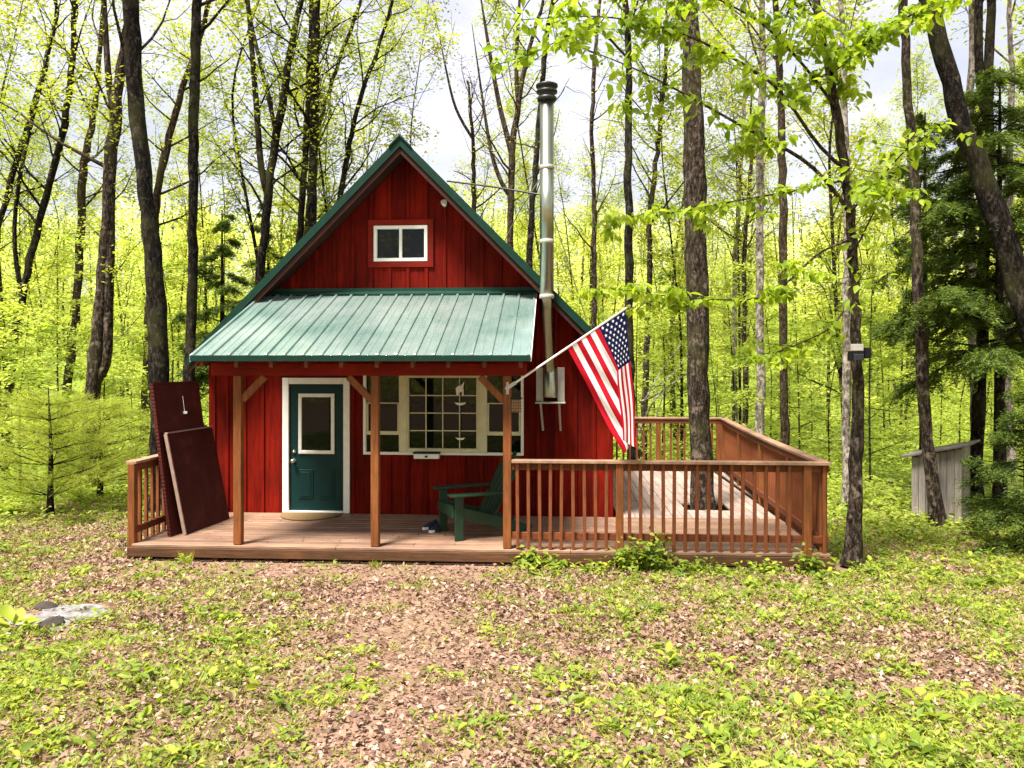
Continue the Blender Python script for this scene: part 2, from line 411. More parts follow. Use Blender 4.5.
rt.build('rafter', RAILW, cabin)
MB().box(pu0 + .10, pu1 - .06, .03, .12, 2.33, 2.485).build('porch_beam', REDTRIM, cabin, .005)
for i, u in enumerate((-2.2, -.45, 1.2)):
    p = MB().box(u - .05, u + .05, .025, .125, .204, 2.329).build('porch_post', POST, cabin, .006)
    s = 1 if i == 0 else -1
    MB().bar((u + s * .045, .075, 2.02), (u + s * .34, .075, 2.32), .06, .085).build('brace', POST, p, .005)
# gable window
def frame_box(mb, u0, u1, z0, z1, w, v0, v1):
    mb.box(u0, u1, v0, v1, z0, z0 + w); mb.box(u0, u1, v0, v1, z1 - w, z1); mb.box(u0, u0 + w, v0, v1, z0 + w, z1 - w); mb.box(u1 - w, u1, v0, v1, z0 + w, z1 - w)
gw = MB(); frame_box(gw, -.96, -.14, 4.02, 4.56, .05, WV - .035, WV + .03); gw.box(-.572, -.528, WV - .03, WV + .03, 4.07, 4.51)
g = gw.build('window', WHITE, cabin, .004); MB().box(-.91, -.19, WV + .02, WV + .028, 4.07, 4.51).build('pane', GLASS, g)
gt = MB(); frame_box(gt, -1.05, -.05, 3.93, 4.65, .085, WV - .031, WV - .002); gt.build('casing', REDTRIM, g, .004)
# porch window: two double hung lights either side of a cream gridded picture window
pw = MB(); frame_box(pw, -1.12, 1.31, 1.10, 2.36, .042, WV - .04, WV + .05)
win = pw.build('window', WHITE, cabin, .004)
cr = MB()
for (a, b) in ((-.57, -.45), (.63, .76)): cr.box(a, b, WV - .055, WV + .05, 1.143, 2.318)
cr.box(-.449, .629, WV - .05, WV + .04, 1.143, 1.20); cr.box(-.449, .629, WV - .05, WV + .04, 2.262, 2.318)
for (a, b) in ((-.45, -.42), (.60, .63)): cr.box(a + .001, b - .001, WV - .048, WV + .04, 1.201, 2.261)
cr.build('mullion', CREAM, win, .004)
gr = MB()
for k in (1, 2, 3): u = -.42 + 1.02 * k / 4; gr.box(u - .008, u + .008, WV - .012, WV - .002, 1.201, 2.261)
for k in (1, 2, 3): z = 1.2 + 1.06 * k / 4; gr.box(-.418, .598, WV - .010, WV - .003, z - .008, z + .008)
gr.build('grille', CREAM, win)
for (a, b) in ((-1.077, -.571), (.761, 1.267)):
    sash = MB(); sash.box(a, b, WV - .02, WV + .02, 1.40, 1.455); sash.box(a, b, WV - .01, WV + .02, 1.87, 1.885); sash.box(a, a + .03, WV - .015, WV + .02, 1.4555, 1.8695); sash.box(b - .03, b, WV - .015, WV + .02, 1.4555, 1.8695); sash.build('sash', CREAM, win)
MB().box(-1.077, 1.267, WV + .03, WV + .036, 1.142, 2.32).build('pane', GLASS, win)
# door
cs = MB(); cs.box(-2.37, -2.272, WV - .03, WV + .03, .205, 2.26); cs.box(-1.428, -1.33, WV - .03, WV + .03, .205, 2.26); cs.box(-2.271, -1.429, WV - .03, WV + .03, 2.165, 2.26); cs.box(-2.271, -1.429, WV - .05, WV + .08, .205, .235)
dr = MB().box(-2.265, -1.435, WV + .012, WV + .055, .238, 2.16)
for (a, b, c, d) in ((-2.13, -1.90, .42, .86), (-1.80, -1.57, .42, .86)):
    for k, (q, h) in enumerate(((0, .012), (.035, .02))): dr.box(a + q, b - q, WV + .012 - h, WV + .0115, c + q, d - q)
    dr.box(a + .02, b - .02, WV - .001, WV + .005, d - .045, d - .038)
door = dr.build('door', TEAL, cabin, .004)
cs.build('door_casing', WHITE, door, .005)
lf = MB(); frame_box(lf, -2.13, -1.57, 1.10, 2.02, .055, WV - .012, WV + .0115); lf.build('light_frame', WHITE, door, .008)
MB().box(-2.074, -1.626, WV - .002, WV + .003, 1.156, 1.964).build('pane', GLASS, door)
kn = MB(); Mk = Matrix.Translation((-2.2, WV + .01, .995)) @ Matrix.Rotation(PI / 2, 4, 'X')
kn.lathe([(.032, 0), (.032, .012), (.012, .016), (.012, .04), (.03, .05), (.034, .068), (.02, .082), (.002, .085)], 16, Mk); kn.build('handle', BRASS, door, smooth=True)
kn = MB(); Mk = Matrix.Translation((-2.2, WV + .01, 1.13)) @ Matrix.Rotation(PI / 2, 4, 'X')
kn.lathe([(.03, 0), (.03, .012), (.018, .02), (.016, .026), (.002, .027)], 16, Mk); kn.build('deadbolt', BRASS, door, smooth=True)
# spotlight on the gable, right side
sp = MB(); Ms = Matrix.Translation((.12, WV - .03, 4.86)) @ Matrix.Rotation(rad(60), 4, 'X')
sp.lathe([(.022, -.02), (.03, .0), (.05, .07), (.046, .072), (.002, .06)], 14, Ms); sp.box(.09, .15, WV - .03, WV - .001, 4.85, 4.92); sp.build('spotlight', WHITE, cabin, smooth=True)
# stovepipe
pipe = MB(); cx, cv = 1.665, 1.52
pipe.lathe([(.098, 3.42), (.098, 4.2), (.099, 4.2), (.099, 5.25), (.098, 5.25), (.098, 6.22)], 28, Matrix.Translation((cx, cv, 0)))
flue = pipe.build('stovepipe', STEEL, cabin, smooth=True)
for z in (3.40, 4.18, 5.23): MB().lathe([(.098, z), (.105, z + .008), (.105, z + .05), (.098, z + .058)], 28, Matrix.Translation((cx, cv, 0))).build('band', GREYBOX, flue, smooth=True)
cp = MB(); cp.lathe([(.101, 6.2), (.136, 6.21), (.140, 6.25), (.111, 6.26), (.111, 6.31), (.150, 6.32), (.150, 6.345), (.118, 6.35), (.118, 6.39), (.155, 6.40), (.157, 6.43), (.06, 6.47), (.003, 6.475)], 28, Matrix.Translation((cx, cv, 0)))
cp.build('rain_cap', STEELD, flue, smooth=True)
lp = MB(); lp.tube([(cx, cv, 3.42), (cx + .005, cv, 3.36), (cx + .005, cv + .06, 3.25), (cx + .045, cv + .31, 2.35), (cx + .045, cv + .33, 2.30)], .068, 20)
lp.lathe([(.088, 1.98), (.09, 2.0), (.09, 2.42), (.075, 2.44)], 22, Matrix.Translation((cx + .045, cv + .33, 0)))
lp.build('lower_pipe', STEEL, flue, smooth=True)
bx = MB(); c2 = cx + .045
bx.box(c2 - .21, c2 - .105, WV - .16, WV - .03, 1.92, 2.42); bx.box(c2 + .105, c2 + .21, WV - .16, WV - .03, 1.92, 2.42); bx.box(c2 - .22, c2 + .22, WV - .36, WV - .03, 1.895, 1.917)
bx.bar((c2 - .14, WV - .30, 1.894), (c2 - .11, WV - .035, 1.48), .03, .03); bx.bar((c2 + .13, WV - .30, 1.894), (c2 + .15, WV - .035, 1.48), .03, .03)
bx.build('wall_bracket', GREYBOX, flue, .004)
gy_ = MB(); gy_.tube([(cx, cv, 4.86), (.9, 1.9, 5.08), (.18, 1.9, 5.18)], .014, 6); gy_.build('stay_rod', M_plain('dark_rod', (.012, .01, .01), .6), flue)
gy2 = MB(); gy2.tube([(cx, cv + .05, 5.26), (1.2, 3.2, 5.0), (.8, 4.4, 4.55)], .009, 6); gy2.tube([(cx + .05, cv, 4.70), (2.0, 2.0, 3.9), (2.25, 2.4, 3.15)], .008, 6); gy2.build('stay_wire', GREYBOX, flue)

# ================================================================== DECK
deck = thing('deck', 'wooden porch and side deck with slatted railings around the red cabin', 'deck', L(0, 0), -A)
rng = random.Random(4)
pb = MB(); v = 0.0
while v < 2.05:
    u = -3.56
    while u < 5.08:
        l = rng.uniform(2.2, 4.0); e = min(5.08, u + l)
        if 5.08 - e < .5: e = 5.08
        dz = rng.uniform(-.003, .003)
        pb.box(u + .002, e - .002, v + .003, v + .135, .165 + dz, .20 + dz); u = e
    v += .139
pb.build('porch_floor', DECKX, deck, .004)
sb = MB(); u = 2.70; DV0, DV1 = 2.09, 7.0
TREE_UV = (4.12, 3.0)
while u < 5.0 + .02:
    dz = rng.uniform(-.003, .003)
    if abs(u + .066 - TREE_UV[0]) < .34:
        sb.box(u + .003, u + .135, DV0, TREE_UV[1] - .3, .165 + dz, .20 + dz); sb.box(u + .003, u + .135, TREE_UV[1] + .3, DV1, .165 + dz, .20 + dz)
    else: sb.box(u + .003, u + .135, DV0, DV1, .165 + dz, .20 + dz)
    u += .139
sb.prism_z([(5.14, DV0), (5.30, DV1), (5.16, DV1)], .165, .199)
sb.build('side_floor', DECKY, deck, .004)
fs = MB(); fs.box(-3.57, 5.09, -.035, -.003, .05, .163); fs.box(-3.60, -3.571, -.03, 2.0, -.05, .16); fs.bar((5.105, -.035, -.05), (5.345, 7.0, -.05), .03, .42)
fs.build('fascia', FASC, deck, .004)
js = MB()
for u in np.arange(-3.4, 5.0, .9): js.box(u, u + .06, .0, 2.0, -.12, .16)
js.build('joist', FASC, deck)
def rail(name_group, p0, p1, posts, zt0=1.30, zt1=1.30, skip=None, cap=RTOP, nb=None, inner=1, bal0=0, bal1=1, sag=0):
    """a run of railing from p0 to p1 in deck coordinates; inner: side of the rails away from the balusters"""
    p0 = Vector((*p0, 0)); p1 = Vector((*p1, 0)); d = (p1 - p0); Ln = d.length; d.normalize(); nrm = Vector((-d.y, d.x, 0)) * inner
    zt = lambda t: zt0 + (zt1 - zt0) * t - sag * 4 * t * (1 - t)
    K = 8 if sag else 1
    r = MB()
    for k in range(K):
        a, b = k / K, (k + 1) / K
        A_ = p0 + d * Ln * a; B_ = p0 + d * Ln * b
        r.bar((A_.x, A_.y, zt(a) - .018), (B_.x, B_.y, zt(b) - .018), .14, .036)
    cap_o = r.build('railing', cap, deck, .004)
    r = MB()
    for k in range(K):
        a, b = k / K, (k + 1) / K
        A_ = p0 + d * Ln * a + nrm * .03; B_ = p0 + d * Ln * b + nrm * .03
        r.bar((A_.x, A_.y, zt(a) - .085), (B_.x, B_.y, zt(b) - .085), .036, .088)
    r.build('top_rail', RAILW, cap_o, .004)
    A_ = p0 + nrm * .03; B_ = p1 + nrm * .03
    MB().bar((A_.x, A_.y, .36), (B_.x, B_.y, .36), .036, .088).build('bottom_rail', RAILW, cap_o, .004)
    for q in posts:
        P_ = p0 + d * Ln * q + nrm * .0
        MB().box(-.045, .045, -.045, .045, -.12 if q not in () else 0, zt(q) - .037).build('post', POST, cap_o, .005).location = P_ - nrm * .0
    nb = nb or int(Ln / .135)
    proto = None
    for k in range(nb):
        t = bal0 + (bal1 - bal0) * (k + .5) / nb
        if any(abs(t - q) * Ln < .08 for q in posts): continue
        P_ = p0 + d * Ln * t - nrm * .0085
        if proto is None:
            o = proto = MB().box(-.02, .02, -.02, .02, -1.06, 0).build('baluster', BALW, cap_o, .003)
        else:
            o = proto.copy(); C.objects.link(o); o.parent = cap_o
        o.location = (P_.x, P_.y, zt(t) - .038); o.rotation_euler = (rng.uniform(-.006, .006), rng.uniform(-.008, .008), math.atan2(d.y, d.x))
    return cap_o
rail('front', (1.256, .04), (5.08, .04), [.345, .93], inner=1)
rail('side', (5.02, .12), (5.27, 6.93), [.0, .22, .48, .74, 1.0], 1.305, 1.335, inner=1, nb=50, sag=.03)
rail('rear', (2.70, 6.98), (5.26, 6.98), [.05, .48, .97], 1.335, 1.335, inner=-1)
rail('left', (-3.59, .05), (-3.59, 2.02), [.02, .97], 1.24, 1.24, inner=-1, nb=13)

# ================================================================== THINGS ON THE PORCH
def lthing(name, label, cat, u, v, z, rz=0, group=None): return thing(name, label, cat, L(u, v, z), rz - A, group)
mt = MB(); mt.prism_z([(.46 * math.cos(a), -.52 * math.sin(a)) for a in np.linspace(0, PI, 24)], 0, .018)
m_ = mt.build('doormat', MAT_T, None, .004); m_.location = L(-1.88, 2.02, .206); m_.rotation_euler.z = -A
tag(m_, 'half round tan doormat lying in front of the dark teal door', 'doormat')
# adirondack chair (faces -y in its own frame)
ch = lthing('adirondack_chair', 'dark green wooden adirondack chair on the porch under the gridded window', 'chair', .74, .86, .204, rad(-64)); ch.scale = (1.06,) * 3
def part(nm, fn, m=CHAIRG, par=None, bev=.004):
    b = MB(); fn(b); return b.build(nm, m, par or ch, bev)
def seat(b):
    for k in range(6):
        y = -.36 + k * .088; z = .385 - k * .034
        b.bar((-.27, y, z), (.27, y, z), .08, .02, up=(0, .36, .93))
part('seat', seat)
def back(b):
    for k in range(5):
        x = -.23 + k * .115; t = .92 - abs(k - 2) * .055
        b.bar((x, .10, .20), (x * 1.12, .10 + t * .47, .20 + t * .88), .10, .02, up=(0, -1, .5))
bk = part('backrest', back)
def brs(b): b.bar((-.31, .31, .52), (.31, .31, .52), .09, .025); b.bar((-.27, .50, .86), (.27, .50, .86), .06, .025, up=(0, -1, .5))
part('crosspiece', brs, par=bk)
for s in (-1, 1):
    def st(b, s=s): b.bar((s * .29, -.40, .36), (s * .29, .62, .05), .024, .13)
    part('side_rail', st)
    def lg(b, s=s): b.box(s * .317 - .012, s * .317 + .012, -.40, -.29, 0, .54)
    part('leg', lg)
    def am(b, s=s): b.prism_z([(s * .26, -.48), (s * .41, -.48), (s * .41, -.10), (s * .36, .34), (s * .27, .34)][::s], .542, .566)
    part('armrest', am)
part('apron', lambda b: b.box(-.30, .30, -.425, -.403, .27, .40))
def shoe(name, label, u, v, rz):
    o = lthing(name, label, 'shoe', u, v, .204, rz, 'pair of shoes by the chair')
    g = Geo(); a = np.linspace(0, 2 * PI, 13)[:-1]; rows = []
    for (k, hz, w) in ((0, 0, 1), (1, .02, 1.06), (2, .045, .98), (3, .075, .62)):
        y = np.cos(a) * .135 * (1 if k < 3 else .6) + (.03 if k == 3 else 0); x = np.sin(a) * .05 * w; z = hz + (np.clip(y, 0, 1) * .35 if k == 3 else 0)
        rows.append(np.stack([x, y, np.zeros(12) + z], 1))
    V = np.concatenate(rows); i = np.arange(12); Qs = np.concatenate([np.stack([r * 12 + i, r * 12 + (i + 1) % 12, r * 12 + 12 + (i + 1) % 12, r * 12 + 12 + i], 1) for r in range(3)])
    g.quads(V, Qs); g.quads(rows[3], np.array([[0, 1, 2, 3], [0, 3, 4, 11], [11, 4, 5, 10], [10, 5, 6, 9], [9, 6, 7, 8]])); g.build('upper', NAVY, o, True)
    t = MB(); t.prism_z([(.052 * math.sin(q), -.142 * math.cos(q)) for q in np.linspace(-1.0, 1.0, 9)], .001, .035); t.build('toe_cap', WHITE, o)
    return o
shoe('shoe', 'dark blue shoe with pale toe by the chair leg, nearest the porch edge', .17, .95, rad(-30))
shoe('shoe', 'dark blue shoe with pale toe by the chair leg, nearest the wall', .07, 1.12, rad(-42))
# leaning maroon panels
def panel(name, label, B0, B1, T0, T1, m, th, extra=None):
    B0, B1, T0, T1 = map(Vector, (B0, B1, T0, T1)); o = thing(name, label, 'panel', L(*B0), -A)
    X = (B1 - B0); Zv = (T0 - B0); N = X.cross(Zv).normalized() * th; b = MB()
    P = [Vector((0, 0, 0)), X, X + (T1 - B1), Zv]
    b.add([tuple(p) for p in P] + [tuple(p + N) for p in P], [(0, 1, 2, 3), (7, 6, 5, 4), (0, 4, 5, 1), (1, 5, 6, 2), (2, 6, 7, 3), (3, 7, 4, 0)])
    b.build('sheet', m, o, .003)
    e = MB(); e.bar(N * .5 - X.normalized() * .012, Zv + N * .5 - X.normalized() * .012, .02, th * 1.5, up=N); e.bar(P[3] + N * .5 + Zv.normalized() * .012, P[2] + N * .5 + Zv.normalized() * .012, .02, th * 1.5, up=N)
    e.build('edging', EDGE if extra is None else m, o)
    if extra: extra(o, B0, P, N)
    return o
def hook(o, B0, P, N):
    c = P[0].lerp(P[1], .58).lerp(P[3].lerp(P[2], .58), .80) + N * 1.25
    h = MB(); zu = P[3].normalized(); h.tube([c + zu * .22, c + zu * .12, c], .004, 6); h.box(c.x - .04, c.x + .04, c.y - .02, c.y + .01, c.z - .03, c.z + .005); h.build('hook', WHITE, o)
panel('leaning_panel', 'tall maroon panel with a small white hook leaning on the porch railing', (-3.28, .42, .206), (-3.14, 1.42, .206), (-3.57, .50, 2.2), (-3.43, 1.50, 2.2), MAROON, .03, hook)
panel('leaning_panel', 'shorter dark maroon panel with pale edges leaning in front of the taller panel', (-3.13, .53, .206), (-3.01, 1.60, .206), (-3.38, .50, 1.54), (-3.26, 1.57, 1.54), MAROON2, .03)
# suet feeder on the right porch post
sf = lthing('bird_feeder', 'tan suet bird feeder hung beside the right porch post', 'bird feeder', 1.31, .06, 1.88)
MB().box(-.06, .06, -.025, .025, .0, .16).build('suet_cake', SUET, sf, .006)
b = MB()
for k in range(5): b.box(-.068, .068, -.034, -.030, .01 + k * .037, .014 + k * .037); x = -.06 + k * .03; b.box(x - .002, x + .002, -.0385, -.0345, 0, .165)
b.build('wire_cage', BLACK, sf)
b = MB(); b.prism([(-.085, .17), (.085, .17), (.0, .225)], -.05, .05); b.build('roof', BLACK, sf)
b = MB(); b.tube([(0, 0, .22), (0, 0, .29), (-.08, .0, .31)], .004, 5); b.build('hanger', BLACK, sf)
wt = lthing('window_feeder', 'small white tray feeder fixed under the gridded window', 'bird feeder', -.13, 1.96, 1.06)
MB().box(-.19, .19, -.05, .05, 0, .075).build('tray', WHITE, wt, .006)
MB().box(-.20, .20, -.06, .06, .0765, .10).build('lid', BLACK, wt, .004); MB().box(-.02, .02, -.056, -.0505, .02, .05).build('latch', BLACK, wt)
sc_ = lthing('sun_catcher', 'string of small white ornaments hanging against the gridded window pane', 'ornament', .36, 2.07, 1.24)
b = MB(); b.tube([(0, 0, 1.0), (0, 0, .1)], .003, 5); b.build('string', BLACK, sc_)
deer = [(-.06, .76), (-.03, .76), (-.02, .81), (.02, .81), (.03, .76), (.05, .76), (.045, .88), (.06, .97), (.03, .93), (.0, .90), (-.04, .90), (-.07, .86)]
b = MB(); b.prism(deer, -.008, .004); b.build('ornament', WHITE, sc_)
for z, r in ((.66, .085), (.13, .07)):
    cres = [(r * math.cos(t), z - r * .6 * math.sin(t)) for t in np.linspace(0, PI, 11)] + [(r * math.cos(t), z - r * .15 * math.sin(t)) for t in np.linspace(PI, 0, 11)][1:-1]
    b = MB(); b.prism(cres, -.008, .004); b.build('ornament', WHITE, sc_)
# ------------------------------------------------------------------ flag
FY = 9.15
def fz(zx, zy): return (500 + zx * .2343, 300 + zy * .2343)
tip = Vector(W(628, 307, FY)); but = Vector(W(509, 387, 9.40))
flag = thing('flag', 'american flag on a white pole slanting out from the porch post', 'flag', tuple(but))
b = MB(); b.tube([(0, 0, 0), tuple(tip - but)], .0135, 12); b.build('pole', WHITE, flag, smooth=True)
b = MB(); dN = (tip - but).normalized(); Mf = Matrix.Translation(tip - but) @ dN.to_track_quat('Z', 'Y').to_matrix().to_4x4(); b.lathe([(.014, -.01), (.022, .005), (.022, .02), (.012, .035), (.002, .038)], 12, Mf); b.build('finial', BRASS, flag, smooth=True)
b = MB(); b.bar(-dN * .05 + Vector((0, .0, 0)), dN * .10, .045, .045); b.box(-.035, .0, -.01, .03, -.09, .06); b.build('bracket', GREYBOX, flag, .003)
def cloth(s, t):
    pl = np.array([285 + 250 * s, 200 - 165 * s])
    if s >= .4615:
        q = (s - .4615) / .5385
        r4 = np.array([500 + 56 * q, 306 - 44 * q]); r1 = np.array([522 + 64 * q, 598 + 34 * q])
        if t < .4: P = pl + (r4 - pl) * t / .4
        else: P = r4 + (r1 - r4) * (t - .4) / .6
        P = P + np.array([5 * math.sin(t * 9 + q * 2.5) * t, 0])
        d = -.05 * min(1, t * 2.5) - .035 * math.sin(q * 6.5 + 1.2 * t) * min(1, t * 2)
    else:
        P = pl + t * np.array([240, 455])
        if t > .4:
            tt = np.clip((P[1] - 306) / 292, 0, 1); fx = 500 + 22 * tt
            ov = P[0] - fx
            if ov > 0: P = np.array([fx + 28 * (1 - math.exp(-ov / 28)), P[1]])
        d = (.04 * math.sin(s * 11 + t * 4) + .02 * math.sin(s * 23 - t * 9)) * min(1, t * 3) + .05 * t * (s / .46); P = P + np.array([4 * math.sin(t * 7 + s * 6), 2 * math.sin(t * 9 + 1)]) * t
    Y = FY + (9.40 - FY) * (1 - (pl[0] - 40) / 500) * .95 + d
    px, py = fz(*P); return W(px, py, Y) - np.array(but)
NS, NT = 52, 60
V = np.array([[cloth(i / NS, j / NT) for j in range(NT + 1)] for i in range(NS + 1)])
idx = np.arange((NS + 1) * (NT + 1)).reshape(NS + 1, NT + 1)
Q = np.stack([idx[:-1, :-1], idx[1:, :-1], idx[1:, 1:], idx[:-1, 1:]], -1).reshape(-1, 4)
mi = [2 if (i >= 28 and j < NT * .4) else (0 if (i // 4) % 2 == 0 else 1) for i in range(NS) for j in range(NT)]
sv, sf_ = [], []
for r in range(9):
    for c in range(6 if r % 2 == 0 else 5):
        s0 = 7 / 13 + (6 / 13) * (r + 1) / 10; t0 = .4 * ((2 * c + 1 if r % 2 == 0 else 2 * c + 2)) / 12
        for side in (-1, 1):
            base = len(sv); R = .0235
            for k in range(10):
                a = PI / 2 + k * PI / 5; rr = R if k % 2 == 0 else R * .42
                p = cloth(min(1, max(0, s0 + rr * math.sin(a) / .91)), max(0, t0 + rr * math.cos(a) / 1.52)); sv.append(p + np.array([0, side * .006, 0]))
            c_ = cloth(s0, t0) + np.array([0, side * .006, 0]); sv.append(c_)
            sf_ += [[base + k, base + (k + 1) % 10, base + 10] for k in range(10)]
allV = np.concatenate([V.reshape(-1, 3), np.array(sv)])
co = mk('cloth', allV, [Q, np.array(sf_) + len(V.reshape(-1, 3))], [F_RED, F_WHITE, F_BLUE], flag, mi + [1] * len(sf_), smooth=True)

# ------------------------------------------------------------------ shed
sx, sy = W(941, 500, 13.0)[:2]
shed = thing('shed', 'small weathered grey wooden shed with a slanted roof behind the trees', 'shed', (sx, sy, float(gz(sx, sy)) - .08), rad(-40))
b = MB(); wS, dS = .74, .76
for k in range(7):
    x = -wS / 2 + k * wS / 7; h0 = 1.22; h1 = 1.50
    b.box(x + .003, x + wS / 7 - .003, -dS / 2, -dS / 2 + .02, 0, 1.13 + .20 * (k + .5) / 7 - .02); b.box(x + .003, x + wS / 7 - .003, dS / 2 - .02, dS / 2, 0, 1.13 + .20 * (k + .5) / 7 - .02)
for k in range(7):
    y = -dS / 2 + .021 + k * (dS - .042) / 7; e = y + (dS - .042) / 7
    b.box(-wS / 2, -wS / 2 + .02, y + .002, e - .002, 0, 1.13); b.box(wS / 2 - .02, wS / 2, y + .002, e - .002, 0, 1.31)
b.build('wall', SHEDW, shed)
b = MB(); b.prism([(-.50, 1.095), (.50, 1.365), (.50, 1.405), (-.50, 1.135)], -.49, .49); b.build('roof', M_plain('rusty_grey_roofing', (.16, .135, .13), .7, var=.35), shed, .004)

# ------------------------------------------------------------------ puddle and rocks
def disc(px0, px1, py0, py1, seed, n=60):
    r = np.random.default_rng(seed); a = np.linspace(0, 2 * PI, n, endpoint=False)
    wob = 1 + sum(r.uniform(-.75, .75) / k * np.cos(k * a + r.uniform(0, 6)) for k in range(2, 8))
    X, Y = [], []
    for t, w in zip(a, wob):
        px = (px0 + px1) / 2 + (px1 - px0) / 2 * w * math.cos(t); py = (py0 + py1) / 2 - (py1 - py0) / 2 * w * math.sin(t)
        Yd = 6.0
        for _ in range(30): zz = float(gz((px - 512) / F * Yd, Yd)); Yd = (ZC - zz) * F / (py - HZ)
        X.append((px - 512) / F * Yd); Y.append(Yd)
    return np.array(X), np.array(Y)
X, Y = disc(10, 104, 607, 630, 3)
m, nt = newmat('sky_tinted_wet_mud'); a = noise(nt, 5, 6, rough=.7)
finish(nt, ramp(nt, a, [(.38, (.05, .04, .032)), (.5, (.22, .205, .21)), (.68, (.40, .39, .43))]), ramp(nt, a, [(.4, (.7,) * 3), (.6, (.12,) * 3)]), bump(nt, a, .4, .02))  # pale lavender tones put the sky's reflection into the mud colour
cxp, cyp = X.mean(), Y.mean(); rr_ = np.linspace(0, 1, 8); n = len(X)
PV = np.concatenate([np.stack([cxp + (X - cxp) * q, cyp + (Y - cyp) * q], 1) for q in rr_[1:]] + [np.array([[cxp, cyp]])])
PZ = gz(PV[:, 0], PV[:, 1]) + .012
i = np.arange(n); PQ = np.concatenate([np.stack([k * n + i, k * n + (i + 1) % n, (k + 1) * n + (i + 1) % n, (k + 1) * n + i], 1) for k in range(6)])
PT = np.stack([np.full(n, 7 * n), i, (i + 1) % n], 1)
tag(mk('puddle', np.column_stack([PV, PZ]), [PT, PQ], m, smooth=True), 'pale grey wet muddy puddle in the grass, left of the path', 'puddle', kind='structure')
PUD = (X, Y)
def rock(px, py, r, label, seed, pos=None):
    Yd = 6.0
    for _ in range(30): Yd = (ZC - float(gz((px - 512) / F * Yd, Yd))) * F / (py - HZ)
    x = (px - 512) / F * Yd; rg = np.random.default_rng(seed)
    g = Geo(); n = 14; th = np.linspace(.15, PI - .15, 9); ph = np.linspace(0, 2 * PI, n, endpoint=False)
    D = np.array([[math.sin(t) * math.cos(p), math.sin(t) * math.sin(p), math.cos(t)] for t in th for p in ph])
    k = rg.normal(size=(5, 3)) * 2; w = 1 + sum(.12 * np.sin(D @ kk + i) for i, kk in enumerate(k))
    Vr = D * w[:, None] * np.array([r * 1.3, r, r * .55]); i = np.arange(n)
    g.quads(Vr, np.concatenate([np.stack([q * n + i, (q + 1) * n + i, (q + 1) * n + (i + 1) % n, q * n + (i + 1) % n], 1) for q in range(8)]))
    g.tris(np.concatenate([Vr[:n], [[0, 0, r * .52]]]), np.stack([i, (i + 1) % n, np.full(n, n)], 1))
    o = g.build('rock', ROCKM, None, True); o.location = (x, Yd, float(gz(x, Yd)) + r * .3); o.rotation_euler.z = rg.uniform(0, 6)
    tag(o, label, 'rock', 'rocks around the puddle')
rock(47, 609, .075, 'rounded dark brown rock on the far edge of the pale puddle', 1)
rock(53, 627, .085, 'low flat brown rock on the near edge of the pale puddle', 2)
rock(80, 624, .045, 'small dark stone at the right end of the pale puddle', 5)

# ================================================================== TREES
def resample(P, n):
    P = np.asarray(P, float); d = np.r_[0, np.cumsum(np.linalg.norm(np.diff(P, axis=0), axis=1))]
    t = np.linspace(0, d[-1], n)
    return np.stack([np.interp(t, d, P[:, k]) for k in range(P.shape[1])], 1)
def smooth_poly(P, n):
    P = resample(P, max(n, 8))
    for _ in range(3): P[1:-1] = .25 * P[:-2] + .5 * P[1:-1] + .25 * P[2:]
    return P
def curve(rg, p, d, ln, n=6, up=.25, wob=.12):
    P = [np.array(p, float)]; d = unit(np.array(d, float))
    for k in range(n):
        d = unit(d + np.array([0, 0, up / n]) + rg.normal(0, wob, 3)); P.append(P[-1] + d * ln / n)
    return np.array(P)
def spray(gL, rg, P, d, n, spread, Ln, droop=.3, flat=.0, full=False, wl=.55):
    """n leaves round points P (k,3)"""
    k = rg.integers(0, len(P), n); off = rg.normal(0, spread, (n, 3)); off[:, 2] *= (1 - flat)
    pos = P[k] + off
    az = rg.uniform(0, 2 * PI, n)
    ax = np.stack([np.cos(az), np.sin(az), rg.normal(-droop, .35, n)], 1)
    nr = np.stack([rg.normal(0, .45, n), rg.normal(0, .45, n), np.ones(n)], 1)
    ll = Ln * rg.uniform(.6, 1.25, n)
    leaves(gL, pos, ax, nr, ll, ll * wl, .12, full)
def branches(gW, gL, rg, spine, R, t0, t1, nl, ll, leaf_n, leaf_l, sides=5, up=.5, elev=(.35, 1.0), twigs=5, spread=.16, flat=.2, droop=.2, az=None, rmul=.42, minr=.006, full=False):
    n = len(spine)
    for q in range(nl):
        t = t0 + (t1 - t0) * (q + rg.uniform(0, .9)) / nl; f = t * (n - 1); i = min(int(f), n - 2); p = spine[i] + (spine[i + 1] - spine[i]) * (f - i); r = R[i]
        a = rg.uniform(0, 2 * PI) if az is None else rg.normal(az, .9); e = rg.uniform(*elev)
        d = np.array([math.cos(a) * math.cos(e), math.sin(a) * math.cos(e), math.sin(e)])
        l = ll * rg.uniform(.55, 1.15) * (1 - .45 * (t - t0) / max(1e-3, 1 - t0))
        B = curve(rg, p, d, l, 6, up, .13); r0 = max(minr * 1.6, min(r * rmul, .014 * l + .004))
        gW.tube(B, np.linspace(r0, minr, len(B)), sides)
        tp = [B[2:]]
        for k in range(twigs):
            j = rg.integers(1, 6); a2 = a + rg.normal(0, .9)
            d2 = np.array([math.cos(a2), math.sin(a2), rg.normal(.25, .35)])
            T = curve(rg, B[j], d2, l * rg.uniform(.25, .5), 4, up * .4, .16); gW.tube(T, np.linspace(max(minr, r0 * .35), minr * .6, len(T)), 3); tp.append(T[1:])
        if leaf_n: spray(gL, rg, np.concatenate(tp), None, int(leaf_n * rg.uniform(.6, 1.3)), spread, leaf_l, droop, flat, full)

